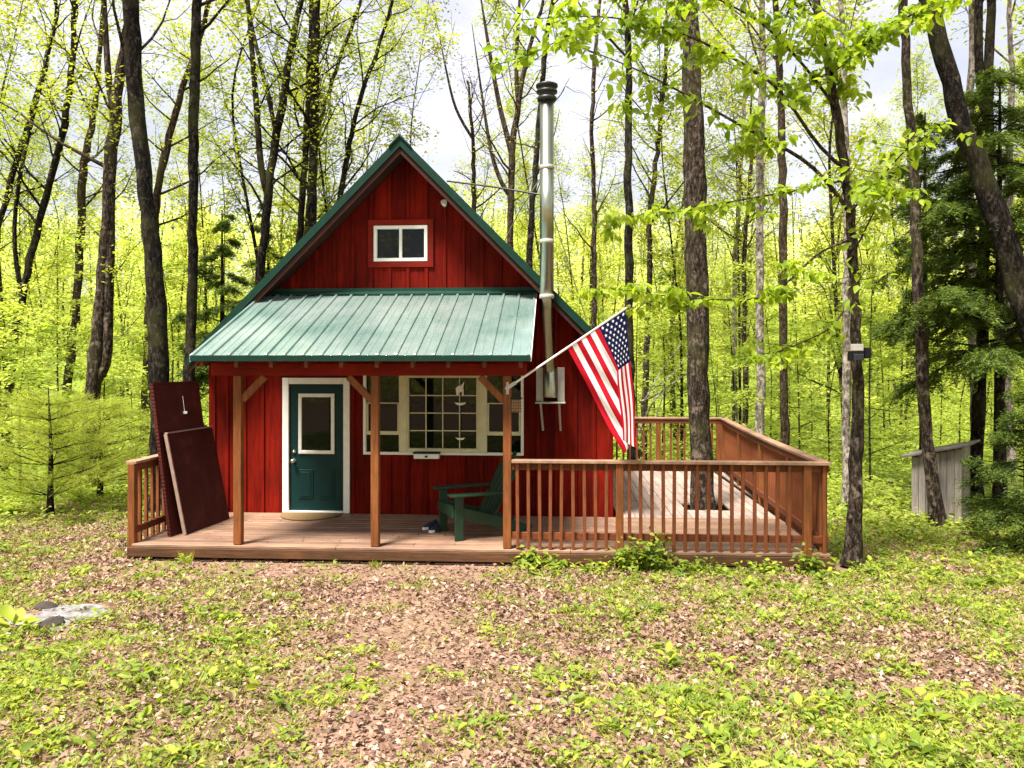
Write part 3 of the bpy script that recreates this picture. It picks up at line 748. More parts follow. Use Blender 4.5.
def hero(name, label, bark, Y, pts, H=15, limbs=16, lt=.45, ll=3.0, leaf_n=200, leaf_l=.10, leafm=None, extra=None, forks=(), group=None, seed=0, sides=12, cat='tree', dY=0.0, base=None):
    rg = np.random.default_rng(seed + 100)
    P = np.array([W(px, py, Y + dY * (i / max(1, len(pts) - 1))) for i, (px, py, w) in enumerate(pts)]); R = .76 * np.array([w / F * Y / 2 for *_, w in pts])
    o = np.argsort(P[:, 2]); P, R = P[o], R[o]
    if base is None:
        d = P[1] - P[0]; zb = float(gz(P[0, 0], P[0, 1])) - .15; k = (P[0, 2] - zb) / max(d[2], .2); k = min(k, 8)
        bp = P[0] - d * k * .6; bp[2] = zb
        if P[0, 2] - zb > .25: P = np.vstack([bp, P]); R = np.r_[R[0] * 1.12, R]
    if P[-1, 2] < H:
        d = unit(P[-1] - P[-2]); d = unit(d * .6 + np.array([0, 0, .6])); k = (H - P[-1, 2]) / d[2]
        P = np.vstack([P, P[-1] + d * k * .5 + rg.normal(0, .15, 3), P[-1] + d * k]); R = np.r_[R, R[-1] * .6, R[-1] * .15]
    n = 46; PR = smooth_poly(np.column_stack([P, R]), n); P, R = PR[:, :3], PR[:, 3] * 1
    P[:, :2] += .014 * rg.normal(size=(n, 2)); hh = P[:, 2] - P[0, 2]
    R = R * (1 + .5 * np.exp(-hh / .28)) * (1 + .035 * rg.normal(size=n))
    root = thing(name, label, cat, tuple(P[0]), 0, group); org = P[0].copy(); S = P - org
    gW, gL = Geo(), Geo()
    Vt, Qt = tube(S, R, sides); a = np.arange(len(Vt)); ph = rg.uniform(0, 6, 4)
    th = (a % sides) * 2 * PI / sides; rad_ = Vt - np.repeat(S, sides, 0)
    Vt = Vt + rad_ * (.07 * np.sin(2 * th + ph[0] + Vt[:, 2] * .8) + .05 * np.sin(3 * th + ph[1] - Vt[:, 2] * 1.7) + .03 * rg.normal(size=len(Vt)))[:, None]
    gW.quads(Vt, Qt)
    for fk in forks:
        FP = np.array([W(px, py, Y + (fk[0][3] if len(fk[0]) > 3 else 0)) for px, py, w, *_ in fk]) - org; FR = np.array([w / F * Y / 2 for px, py, w, *_ in fk])
        i = np.argmin(np.linalg.norm(S - FP[0], axis=1)); FP = np.vstack([S[i], FP]); FR = np.r_[FR[0], FR]
        d = unit(FP[-1] - FP[-2] + np.array([0, 0, .2])); FP = np.vstack([FP, FP[-1] + d * 2.5]); FR = np.r_[FR, .008]
        q = smooth_poly(np.column_stack([FP, FR]), 18); gW.tube(q[:, :3], q[:, 3], 7)
        branches(gW, gL, rg, q[:, :3], q[:, 3], .3, 1, max(3, limbs // 4), ll * .6, leaf_n, leaf_l)
    branches(gW, gL, rg, S, R, lt, .99, limbs, ll, leaf_n, leaf_l)
    if extra: extra(gW, gL, rg, S, R, org)
    gW.build('trunk', bark, root, True)
    if gL.n: gL.build('crown', leafm or LEAF_M, root)
    return root

hero('beech_tree', 'slim dark trunk curving up and out at the far left edge', BARK_D, 20, [(-20, 345, 9), (0, 218, 8), (20, 150, 7), (45, 70, 6), (60, 5, 5)], 13, leaf_n=120, seed=1)
hero('maple_tree', 'thin dark trunk with a bend, between the far left edge and the straight pair', BARK_D, 18.5, [(8, 400, 10), (15, 330, 10), (35, 240, 9), (62, 140, 8), (75, 50, 7), (72, 0, 6)], 13, seed=2, forks=[[(20, 300, 5), (12, 230, 4), (22, 160, 4), (40, 90, 3)]])
hero('maple_tree', 'slender brown trunk left of the thick forked trunk', BARK_B, 22, [(67, 388, 11), (78, 292, 10), (83, 167, 9), (96, 104, 7), (101, 31, 6)], 14, seed=3)
hero('maple_tree', 'thick mottled trunk splitting low into two stems, left of the tallest dark trunk', BARK_T, 16.5, [(90, 420, 19), (95, 360, 18), (101, 300, 18), (107, 230, 16), (113, 130, 14), (120, 70, 12), (128, 20, 10)], 15, seed=4, forks=[[(108, 380, 9), (108, 300, 10), (110, 250, 10)], [(112, 120, 7), (107, 60, 6), (104, 0, 5)]], sides=14)
hero('maple_tree', 'big dark mottled trunk rising behind the leaning maroon panels', BARK_D, 13.6, [(163, 470, 27), (161, 380, 24), (156, 292, 23), (146, 198, 21), (136, 94, 20), (130, 0, 18)], 15, limbs=14, lt=.62, seed=5, sides=16)
hero('cherry_tree', 'straight dark trunk just left of the cabin roof edge', BARK_D, 15.4, [(188, 430, 15), (190, 349, 14), (193, 260, 13), (194, 156, 12), (194, 68, 12), (197, 0, 11)], 15, limbs=14, lt=.6, seed=6)
hero('maple_tree', 'thin leaning stem crossing behind the tallest dark trunk', BARK_B, 20, [(148, 330, 10), (156, 198, 9), (177, 104, 8), (205, 25, 7)], 13, seed=7)
hero('maple_tree', 'forked dark trunk above the left slope of the cabin roof', BARK_D, 19.5, [(255, 340, 13), (260, 276, 12), (271, 172, 11), (286, 78, 9), (300, 0, 7)], 14, seed=8, forks=[[(262, 190, 7), (257, 110, 6), (250, 26, 5)], [(276, 130, 5), (262, 70, 4), (248, 10, 4)]], leaf_n=110)
hero('maple_tree', 'thinner left stem of the close pair above the left roof slope', BARK_D, 20.5, [(298, 300, 9), (300, 228, 9), (309, 98, 8), (312, 0, 7)], 15, seed=9, leaf_n=100)
hero('maple_tree', 'thicker right stem of the close pair above the left roof slope', BARK_D, 20, [(311, 300, 13), (312, 225, 13), (315, 65, 11), (317, 0, 10)], 15, seed=10, leaf_n=90)
hero('maple_tree', 'slim leaning stem rising just left of the cabin ridge', BARK_D, 21, [(336, 240, 8), (341, 189, 7), (357, 107, 6), (380, 42, 5), (393, 0, 4)], 12, seed=11, leaf_n=50)
hero('maple_tree', 'thin stem slanting right beside the close pair of dark trunks', BARK_B, 22, [(305, 240, 6), (318, 124, 6), (338, 65, 5), (361, 0, 4)], 12, seed=12, leaf_n=60)
hero('red_maple_tree', 'bare thin tree with reddish buds over the right roof slope', BARK_B, 24, [(474, 300, 7), (474, 208, 6), (473, 140, 5), (468, 80, 3)], 10.5, limbs=12, lt=.6, ll=2.6, leaf_n=55, leaf_l=.07, leafm=LEAF_RED, seed=13, forks=[[(473, 140, 3), (455, 110, 3), (446, 70, 2)]])
hero('maple_tree', 'bare tree with many upright forks left of the stovepipe', BARK_B, 22, [(509, 330, 10), (510, 241, 9), (513, 130, 8), (525, 65, 6), (543, 0, 4)], 12, limbs=12, lt=.55, ll=2.2, leaf_n=18, seed=14, forks=[[(511, 150, 6), (500, 110, 5), (490, 55, 4)], [(508, 200, 5), (492, 160, 4), (484, 110, 3)], [(517, 105, 5), (516, 60, 4), (519, 10, 3)]])
hero('cherry_tree', 'rough trunk half hidden behind the stovepipe', BARK_D, 21, [(529, 320, 9), (530, 241, 8), (537, 146, 8), (548, 20, 6)], 13, limbs=10, ll=2.2, leaf_n=18, seed=15)
hero('birch_tree', 'thin wavy trunk between the stovepipe and the flag top', BARK_T, 23, [(596, 370, 7), (594, 300, 7), (594, 182, 6), (591, 130, 6), (595, 57, 5), (600, 0, 4)], 13, limbs=10, ll=2.0, leaf_n=30, seed=16)
hero('cherry_tree', 'straight dark trunk rising directly behind the flag', BARK_D, 17.6, [(631, 420, 12), (630, 364, 11), (628, 172, 10), (629, 52, 9), (625, 0, 9)], 15, lt=.62, seed=17)
hero('maple_tree', 'slender trunk just right of the flag, left of the tree in the deck', BARK_T, 21, [(644, 420, 8), (646, 364, 8), (651, 208, 7), (659, 135, 6), (668, 40, 5)], 13, seed=18, leaf_n=60)
dt = W(703, 507, 12.45); tu = L(*TREE_UV)
hero('maple_tree', 'large rough barked tree growing up through the side deck', BARK_T, tu.y, [(704, 560, 36), (703, 500, 33), (699, 400, 28), (696, 208, 27), (693, 104, 25), (688, 0, 23)], 16, limbs=14, lt=.6, seed=19, sides=20)
hero('birch_tree', 'pale grey straight trunk behind the side deck railing corner', BARK_P, 19.5, [(759, 440, 12), (760, 400, 11), (760, 208, 10), (763, 15, 8)], 15, lt=.6, seed=20)
hero('maple_tree', 'brown straight trunk right of the pale grey trunk', BARK_B, 18.6, [(785, 440, 12), (784, 400, 11), (783, 224, 10), (779, 52, 9), (776, 0, 8)], 15, lt=.6, seed=21)
hero('maple_tree', 'faint pale thin trunk between the deck tree and the pale grey trunk', BARK_P, 26, [(735, 420, 8), (734, 380, 7), (735, 260, 6), (742, 150, 5), (747, 60, 4)], 13, seed=22)
hero('maple_tree', 'second faint thin trunk close beside the pale grey trunk on its left', BARK_T, 25, [(746, 420, 7), (745, 360, 7), (744, 250, 6), (752, 160, 4)], 12, seed=23)
hero('maple_tree', 'lighter trunk standing close behind the front tree with the black box', BARK_P, 13.5, [(846, 470, 12), (846, 420, 11), (848, 262, 10), (846, 150, 9), (842, 40, 7)], 14, lt=.6, seed=24)
hero('maple_tree', 'tall trunk in front of the small grey shed', BARK_T, 12.3, [(938, 524, 17), (933, 470, 15), (923, 420, 14), (917, 230, 13), (908, 109, 12), (903, 0, 11)], 15, lt=.6, seed=25)
hero('hemlock_tree', 'thick dark trunk leaning right behind the hemlock boughs', BARK_D, 11.6, [(1052, 400, 28), (1024, 306, 27), (999, 219, 26), (971, 148, 25), (949, 71, 24), (925, 0, 23)], 13, limbs=8, lt=.75, seed=26, sides=14)  # the shade on this trunk is put into its dark bark colour
hero('maple_tree', 'dark upright trunk crossing the leaning dark trunk at upper right', BARK_D, 14, [(978, 420, 15), (985, 230, 13), (990, 120, 12), (990, 0, 11)], 15, limbs=8, lt=.7, seed=27, forks=[[(982, 120, 8), (978, 40, 8), (979, 0, 8)]])
hero('maple_tree', 'pale lit trunk standing just behind the right corner of the grey shed', BARK_P, 15, [(977, 470, 15), (975, 400, 14), (972, 300, 13), (968, 200, 12)], 14, limbs=8, lt=.7, seed=28)
hero('maple_tree', 'pale trunk at the right edge beyond the grey shed', BARK_P, 16.5, [(1011, 450, 12), (1008, 400, 12), (1006, 300, 11)], 14, limbs=8, lt=.6, seed=29)

# front right beech with the long leafy branches
def near_branches(gW, gL, rg, S, R, org):
    def br(pts, r0, leafy, n, ll=.105, sp=.09, flat=.55, tw=10):
        P = np.array([W(x, y, Y) for x, y, Y in pts]) - org; P = smooth_poly(P, 22)
        gW.tube(P, np.linspace(r0, .004, len(P)), 7)
        T = []
        i0 = int(leafy * len(P))
        for k in range(tw):
            j = rg.integers(i0, len(P)); a = rg.uniform(0, 2 * PI)
            t = curve(rg, P[j], (math.cos(a), math.sin(a), rg.normal(0, .12)), rg.uniform(.25, .65), 5, -.12, .1); gW.tube(t, np.linspace(.005, .0025, len(t)), 4); T.append(resample(t, 12)[2:])
        T.append(resample(P[i0:], 24)); T = np.concatenate(T); n = int(n * 2.1)
        k = rg.integers(0, len(T), n); pos = T[k] + rg.normal(0, 1, (n, 3)) * np.array([sp, sp, sp * (1 - flat)])
        az = rg.uniform(0, 2 * PI, n); dz = rg.normal(-.75, .4, n)
        l = 1.15 * ll * rg.uniform(.55, 1.35, n)
        leaves(gL, pos, np.stack([np.cos(az), np.sin(az), dz], 1), np.stack([rg.normal(0, .5, n), rg.normal(0, .5, n), np.ones(n)], 1), l, l * .56, .10, True)
    br([(849, 212, 9.3), (840, 196, 9.2), (808, 160, 9.0), (758, 135, 8.8), (703, 104, 8.6), (640, 70, 8.4), (575, 45, 8.2)], .028, .35, 210)
    br([(846, 170, 9.3), (820, 151, 9.2), (800, 120, 9.1), (784, 88, 9.0), (732, 57, 8.8), (680, 30, 8.6), (600, 14, 8.3), (520, 20, 8.0)], .024, .25, 260)
    br([(838, 110, 9.3), (800, 60, 9.1), (760, 20, 8.9), (700, -10, 8.7), (640, -15, 8.5)], .02, .15, 260)
    br([(830, 75, 9.3), (870, 40, 9.0), (910, 15, 8.8), (960, -10, 8.6)], .02, .1, 240)
    br([(848, 215, 9.3), (870, 190, 9.0), (905, 150, 8.8), (950, 120, 8.6)], .016, .2, 110)
    br([(850, 240, 9.3), (820, 250, 9.0), (770, 300, 8.7), (710, 300, 8.5), (660, 296, 8.3), (610, 288, 8.2)], .016, .28, 240, .095, .06, .8, 12)
    br([(852, 300, 9.3), (830, 330, 9.0), (780, 352, 8.8), (730, 358, 8.6)], .012, .2, 120, .09, .06, .8)
    br([(845, 180, 9.3), (800, 190, 9.0), (740, 200, 8.8), (680, 212, 8.6), (600, 222, 8.4)], .014, .25, 170, .095, .06, .7, 12)
    br([(835, 90, 9.3), (820, 20, 9.0), (790, -30, 8.8), (740, -40, 8.6)], .018, .05, 220)
    br([(850, 260, 9.3), (880, 200, 9.0), (905, 190, 8.8), (925, 200, 8.6)], .012, .2, 70, .09, .06)
    br([(848, 200, 9.3), (862, 260, 9.0), (858, 300, 8.9)], .008, .3, 25, .09)
    br([(820, 20, 9.4), (700, -60, 8.5), (600, -60, 7.8), (540, -20, 7.2), (505, 40, 6.9)], .02, .5, 60, .10, .08, .4, 6)
    br([(600, 14, 8.3), (560, 40, 8.1), (530, 55, 8.0), (485, 68, 7.8)], .008, .1, 55, .10, .05, .6, 5)
hero('beech_tree', 'slim front tree with long bright leafy branches and a black box on it', BARK_T, 9.35, [(851, 566, 18), (855, 490, 17), (860, 420, 16), (858, 345, 14), (851, 235, 13), (845, 164, 12), (832, 82, 11), (818, 22, 9), (812, -40, 8)], 9.2, limbs=8, lt=.75, ll=1.6, leaf_n=90, leaf_l=.1, leafm=LEAF_NEAR, extra=near_branches, seed=30, sides=18, base=1)
# black camera box strapped on it
bp = W(857, 350, 9.16); tb = thing('floodlight', 'small black box light with a pale panel strapped to the front tree', 'light', tuple(bp), rad(-8))
MB().box(-.085, .06, -.055, -.03, -.01, .07).build('solar_panel', GREYBOX, tb, .004); MB().box(-.09, .07, -.054, .06, -.045, -.012).build('bracket', BLACK, tb, .004)
MB().box(.075, .145, -.07, .04, -.10, .03).build('lamp_head', BLACK, tb, .01); MB().box(-.09, -.065, -.05, .07, -.13, -.046).build('strap', BLACK, tb)
b = MB(); b.box(-.055, .065, -.058, .055, -.125, -.047); b.build('housing', M_plain('dark_blue_grey', (.016, .016, .022), .5), tb, .006)

# ------------------------------------------------------------------ conifers
def hemlock(label, px, py, Y, H, wmax, nb, seed, z0=.15, mat=NEEDLE, bark=BARK_D, dens=1.0, r=.11, lean=0, name='hemlock_tree', p_=.75, nl=.105):
    rg = np.random.default_rng(seed); b = W(px, py, Y); b[2] = float(gz(b[0], b[1])) - .1
    root = thing(name, label, 'tree', tuple(b)); gW, gL = Geo(), Geo()
    S = smooth_poly(np.array([[0, 0, 0], [lean * .4, .02, H * .5], [lean, 0, H]]), 20); gW.tube(S, np.linspace(r, .012, 20) * (1 + .4 * np.exp(-np.arange(20) / 1.2)), 10)
    for k in range(nb):
        t = z0 + (1 - z0) * (k + rg.uniform()) / nb; p = np.array([np.interp(t, np.linspace(0, 1, 20), S[:, c]) for c in range(3)])
        a = rg.uniform(0, 2 * PI); l = wmax * (1 - t) ** p_ * rg.uniform(.65, 1.1) + .12
        B = curve(rg, p, (math.cos(a), math.sin(a), rg.normal(.22, .22)), l, 8, -.5, .09); gW.tube(B, np.linspace(.006 + .010 * l, .003, len(B)), 4)
        n2 = int(6 * l / .6) + 4
        for q in range(n2):
            f = rg.uniform(.12, 1) * (len(B) - 1); i = min(int(f), len(B) - 2); pb = B[i] + (B[i + 1] - B[i]) * (f - i)
            s = 1 if q % 2 else -1; a2 = a + s * rg.uniform(.5, 1.1); l2 = l * .42 * (1.15 - f / (len(B) - 1) * .75) * rg.uniform(.6, 1.1) + .05
            T = curve(rg, pb, (math.cos(a2), math.sin(a2), rg.normal(-.15, .2)), l2, 5, -.7, .08)
            TT = resample(T, 10); n = int((50 + 135 * l2) * dens); kk = rg.integers(0, 10, n); s3 = rg.choice([-1, 1], n); a3 = a2 + s3 * rg.uniform(.35, 1.0, n)
            ax = np.stack([np.cos(a3), np.sin(a3), rg.normal(-.3, .3, n)], 1)
            leaves(gL, TT[kk] + rg.normal(0, .03, (n, 3)), ax, np.stack([rg.normal(0, .5, n), rg.normal(0, .5, n), np.ones(n)], 1), nl * rg.uniform(.5, 1.1, n) * (.6 + .4 * min(1, l2 / .4)), nl * .20, .05)
    gW.build('trunk', bark, root, True); gL.build('crown', mat, root); return root
hemlock('dark drooping hemlock filling the right edge above the grey shed', 1000, 500, 12.6, 7.6, 2.7, 74, 51, .36, p_=.5)
hemlock('bushy young hemlock with low boughs at the lower right edge', 1026, 552, 10.4, 2.3, 1.05, 40, 52, .04, r=.03, nl=.08)
hemlock('dark hemlock with thin boughs behind the trunk in front of the shed', 925, 470, 14.6, 7.5, 1.8, 30, 53, .6)
hemlock('dark young hemlock left of the cabin roof', 222, 480, 17.5, 6.3, 1.7, 36, 54, .15, nl=.13)
hemlock('small dark hemlock behind the upper left roof slope', 268, 480, 22.5, 7.8, 1.6, 30, 55, .2, nl=.14)
def pine(label, px, py, Y, H, seed):
    rg = np.random.default_rng(seed); b = W(px, py, Y); b[2] = float(gz(b[0], b[1])) - .05
    root = thing('pine_sapling', label, 'tree', tuple(b)); gW, gL = Geo(), Geo()
    S = smooth_poly(np.array([[0, 0, 0], [.02, 0, H * .5], [-.03, 0, H]]), 16); gW.tube(S, np.linspace(.06, .008, 16) * (1 + .5 * np.exp(-np.arange(16))), 8)
    for lv in range(7):
        t = .18 + .8 * lv / 7; nbr = 6
        for q in range(nbr):
            a = 2 * PI * q / nbr + rg.uniform(-.3, .3) + lv; l = (1.25 * (1 - t) ** .6 + .1) * rg.uniform(.75, 1.1)
            p = np.array([np.interp(t, np.linspace(0, 1, 16), S[:, c]) for c in range(3)]); B = curve(rg, p, (math.cos(a), math.sin(a), .15), l, 6, .22, .06); gW.tube(B, np.linspace(.012, .004, 7), 4)
            tips = [B[2:]]
            for w in range(6):
                a2 = a + rg.choice([-1, 1]) * rg.uniform(.5, 1.1); T = curve(rg, B[rg.integers(2, 7)], (math.cos(a2), math.sin(a2), .2), l * .35, 4, .3, .05); gW.tube(T, np.linspace(.005, .003, 5), 3); tips.append(T)
            P = np.concatenate(tips); n = 420; k = rg.integers(0, len(P), n)
            d = rg.normal(0, .6, (n, 3)) + np.array([math.cos(a), math.sin(a), .1]) * .8
            leaves(gL, P[k] + rg.normal(0, .035, (n, 3)), d, rg.normal(size=(n, 3)), rg.uniform(.08, .16, n), .006, .0)
    gW.build('trunk', BARK_D, root, True); gL.build('crown', PINE_N, root)
pine('soft pale green pine sapling with a dark stem on the far left', 50, 512, 13.2, 2.25, 61)
pine('second pale green pine sapling, beside the left end of the porch', 100, 500, 14.6, 2.0, 62)

# ------------------------------------------------------------------ saplings & woods: prototypes, then copies that share their meshes
def dup(root, loc, rz, sc):
    r = root.copy(); C.objects.link(r); r.location = loc; r.rotation_euler = (0, 0, rz); r.scale = (sc,) * 3
    for c in list(root.children):
        d = c.copy(); C.objects.link(d); d.parent = r
    return r
def proto_tree(kind, seed):
    rg = np.random.default_rng(seed); gW, gL = Geo(), Geo()
    if kind == 'sapling':
        H = rg.uniform(3.2, 5.5); S = smooth_poly(np.array([[0, 0, 0], [rg.normal(0, .12), rg.normal(0, .12), H * .5], [rg.normal(0, .35), rg.normal(0, .35), H]]), 14)
        R = np.linspace(.028, .006, 14); gW.tube(S, R, 6)
        branches(gW, gL, rg, S, R, .12, .98, 20, 1.5, 130, .105, 4, -.05, (.05, .45), 5, .13, .75, .15, rmul=.5, minr=.004)
        return gW, gL, LEAF_U, BARK_B
    if kind == 'woods':
        H = rg.uniform(14, 18); S = smooth_poly(np.array([[0, 0, -.3], [rg.normal(0, .25), rg.normal(0, .25), H * .3], [rg.normal(0, .6), rg.normal(0, .6), H * .65], [rg.normal(0, .9), rg.normal(0, .9), H]]), 26)
        R = rg.uniform(.05, .10) * np.linspace(1, .1, 26) * (1 + .4 * np.exp(-np.arange(26))); gW.tube(S, R, 8)
        branches(gW, gL, rg, S, R,   .16, .99, 30, 2.6, 190, .14, 4, .7, (.4, 1.05), 4, .22, .2, .2)
        return gW, gL, LEAF_M, (BARK_D, BARK_T, BARK_B)[seed % 3]
rgp = np.random.default_rng(7)
def inview(x, y, pad=.05): return abs(x) < y * (512 / F + pad) + .5
def blocked(x, y):      # inside the cabin and deck, with a margin
    q = HM.inverted() @ Vector((x, y, 0)); return -5.0 < q.x < 6.2 and -1 < q.y < 9.6
def proto_set(kind, name, labels, cat, group, seeds):
    out = []
    for s, lb in zip(seeds, labels):
        gW, gL, lm, bm = proto_tree(kind, s); r = thing(name, lb, cat, (0, 0, 0), 0, group); gW.build('trunk', bm, r, True); gL.build('crown', lm, r); out.append(r)
    return out
sap = proto_set('sapling', 'sapling', ['bright green leafy sapling with flat layers of leaves under the tall trees behind the cabin'] * 5, 'sapling', 'leafy saplings among the trees', range(71, 76))
SPX = [(20, 17), (60, 19), (105, 18), (130, 21), (-15, 15), (150, 17), (215, 21), (640, 19), (662, 22), (680, 25), (716, 18.5), (735, 21), (720, 28), (770, 23), (800, 20), (812, 25), (830, 18), (845, 28), (870, 17), (885, 22), (905, 26), (760, 30), (790, 34), (850, 36), (1000, 19), (1035, 17), (960, 20), (940, 24), (655, 32), (600, 24), (570, 26), (40, 26), (85, 28), (0, 24), (690, 34), (820, 40), (120, 33), (30, 36), (170, 28), (540, 27), (990, 27), (890, 33), (500, 29), (200, 32), (240, 26)]
nS = 0
for k, (px, Y) in enumerate(SPX):
    p = W(px, 400, Y); p[2] = float(gz(p[0], p[1])) - .05; sc = rgp.uniform(.75, 1.25) * (1 if Y < 26 else 1.25)
    if nS < len(sap): o = sap[nS]; o.location = p; o.rotation_euler.z = rgp.uniform(0, 6); o.scale = (sc,) * 3
    else: dup(sap[nS % len(sap)], p, rgp.uniform(0, 6), sc)
    nS += 1
wd = proto_set('woods', 'woodland_tree', ['slender forest tree with thin pale spring leaves standing deep in the woods behind the cabin'] * 7, 'tree', 'forest trees deep in the woods', range(81, 88))
pos = []; tries = 0
while len(pos) < 56 and tries < 6000:
    tries += 1
    y = 20 + 26 * rgp.uniform() ** .8; x = rgp.uniform(-1, 1) * (y * .72 + 3)
    if blocked(x, y) or y < 19.5: continue
    if min([math.hypot(x - a, y - b) for a, b in pos] + [9]) < 1.7: continue
    pos.append((x, y))
for k, (x, y) in enumerate(pos):
    p = (x, y, float(gz(x, y)) - .1); sc = rgp.uniform(.8, 1.1); rz = rgp.uniform(0, 6)
    if k < len(wd): o = wd[k]; o.location = p; o.rotation_euler.z = rz; o.scale = (sc,) * 3
    else: dup(wd[k % len(wd)], p, rz, sc)
# far woods: one mass
gW, gL = Geo(), Geo(); rg = np.random.default_rng(99)
def far_tree(x, y, H, r, n, ll, zlo=.2):
    z = float(gz(x, y)); S = np.array([[x, y, z - .3], [x + rg.normal(0, .3), y, z + H * .4], [x + rg.normal(0, .7), y + rg.normal(0, .5), z + H]])
    S = resample(S, 7); gW.tube(S, np.linspace(r, .03, 7), 5)
    for k in range(5):
        i = rg.integers(2, 6); a = rg.uniform(0, 6.28); B = curve(rg, S[i], (math.cos(a), math.sin(a), .9), H * .2, 4, .6); gW.tube(B, np.linspace(r * .35, .012, 5), 3)
    nc = 26; ct = np.stack([rg.normal(0, H * .12, nc), rg.normal(0, H * .12, nc), H * (zlo + (1 - zlo) * rg.uniform(0, 1, nc))], 1)
    k = rg.integers(0, nc, n); P = ct[k] + rg.normal(0, 1, (n, 3)) * np.array([.75, .75, .4]) + np.array([x, y, z])
    az = rg.uniform(0, 6.28, n); leaves(gL, P, np.stack([np.cos(az), np.sin(az), rg.normal(-.2, .3, n)], 1), np.stack([rg.normal(0, .5, n), rg.normal(0, .5, n), np.ones(n)], 1), ll * rg.uniform(.6, 1.2, n), ll * .6)
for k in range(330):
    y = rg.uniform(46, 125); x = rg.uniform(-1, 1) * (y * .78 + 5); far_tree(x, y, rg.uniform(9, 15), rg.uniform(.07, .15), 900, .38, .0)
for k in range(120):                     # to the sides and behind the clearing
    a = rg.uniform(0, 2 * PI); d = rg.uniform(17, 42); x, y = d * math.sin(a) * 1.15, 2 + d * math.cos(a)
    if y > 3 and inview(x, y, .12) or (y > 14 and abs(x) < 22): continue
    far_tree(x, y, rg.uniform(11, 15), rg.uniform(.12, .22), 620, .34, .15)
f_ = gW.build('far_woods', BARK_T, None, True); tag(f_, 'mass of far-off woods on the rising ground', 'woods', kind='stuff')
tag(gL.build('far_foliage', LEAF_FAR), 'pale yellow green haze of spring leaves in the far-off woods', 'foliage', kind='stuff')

# ------------------------------------------------------------------ undergrowth beyond the clearing
g = Geo(); rg = np.random.default_rng(5)
nc = 1850; cy = 12.5 + 36 * rg.uniform(0, 1, nc) ** 1.3; cx_ = rg.uniform(-1, 1, nc) * (cy * .75 + 5.5); ch_ = rg.uniform(.15, 1.0, nc) * np.clip((cy - 11) / 8, .25, 1.3)
keep = np.array([not blocked(a, b) and not (b < 14.5 and -8.5 < a < -4.5) for a, b in zip(cx_, cy)]); cx_, cy, ch_ = cx_[keep], cy[keep], ch_[keep]
n = 118000; k = rg.integers(0, len(cx_), n); r = .35 + .4 * rg.uniform(0, 1, len(cx_))
x = cx_[k] + rg.normal(0, 1, n) * r[k]; y = cy[k] + rg.normal(0, 1, n) * r[k]; z = gz(x, y) + ch_[k] * rg.uniform(.1, 1, n)
ok = np.array([not blocked(a, b) for a, b in zip(x, y)]); x, y, z, k = x[ok], y[ok], z[ok], k[ok]; n = len(x)
az = rg.uniform(0, 6.28, n); l = .07 + .0032 * y; l = l * rg.uniform(.6, 1.3, n)
leaves(g, np.stack([x, y, z], 1), np.stack([np.cos(az), np.sin(az), rg.normal(-.05, .3, n)], 1), np.stack([rg.normal(0, .4, n), rg.normal(0, .4, n), np.ones(n)], 1), l, l * .6)
n = 26000; x = rg.uniform(-30, 30, n); y = rg.uniform(-28, 6, n); ok = (y < -1.5 - .0 * x) | (np.abs(x) > 9 + .6 * np.clip(y, 0, 9)); x, y = x[ok], y[ok]; n = len(x)
cl = .5 + .5 * np.sin(x * 1.3 + np.sin(y)) * np.sin(y * 1.1); az = rg.uniform(0, 6.28, n); l = rg.uniform(.12, .26, n)
leaves(g, np.stack([x, y, gz(x, y) + cl * rg.uniform(.05, 1.0, n)], 1), np.stack([np.cos(az), np.sin(az), rg.normal(0, .3, n)], 1), np.stack([rg.normal(0, .4, n), rg.normal(0, .4, n), np.ones(n)], 1), l, l * .6)
tag(g.build('undergrowth', LEAF_U), 'bright green leafy undergrowth carpeting the woods beyond the clearing', 'undergrowth', kind='stuff')

# ------------------------------------------------------------------ ground cover in the clearing
MY = np.array([500, 535, 560, 590, 620, 660, 700, 740, 775.])
MX = np.arange(9) * 128.
MAP = np.array([[.9, .9, .5, .1, .1, .5, .9, 1, 1], [.45, .35, .1, .0, .0, .3, .9, 1, .9], [.65, .08, .02, .0, .22, .9, .95, .6, .85], [.5, .35, .42, .0, .4, .62, .6, .72, .7],
                [.45, .5, .65, .0, .25, .5, .4, .6, .65], [.8, .55, .45, .02, .15, .5, .5, .22, .32], [.8, .6, .42, .12, .3, .55, .72, .55, .42], [.8, .65, .55, .3, .3, .55, .8, .85, .8], [.75, .6, .6, .3, .3, .5, .8, .9, .85]])
def green(x, y):
    z = gz(x, y); px = np.clip(512 + F * x / y, 0, 1023.9); py = np.clip(HZ + F * (ZC - z) / y, 500, 774.9)
    i = np.clip(np.searchsorted(MY, py, 'right') - 1, 0, len(MY) - 2); fy = (py - MY[i]) / (MY[i + 1] - MY[i]); j = (px // 128).astype(int); fx = px / 128 - j
    v = (MAP[i, j] * (1 - fx) + MAP[i, j + 1] * fx) * (1 - fy) + (MAP[i + 1, j] * (1 - fx) + MAP[i + 1, j + 1] * fx) * fy
    nz = .5 * np.sin(x * 3.1 + 2 * np.sin(y * 1.7)) * np.sin(y * 3.7 + 1.5 * np.sin(x * 2.3)) + .35 * np.sin(x * 7.3 + 3 * np.sin(y * 4.1)) * np.sin(y * 8.1 + x)
    return np.clip(v + nz * .55, 0, 1)
def onporch(x, y):
    c, s = math.cos(A), math.sin(A); u = (x - OX) * c - (y - OY) * s; v = (x - OX) * s + (y - OY) * c
    return (u > -3.72) & (u < 5.35) & (v > -.09) & (v < 8.6)
from math import pi
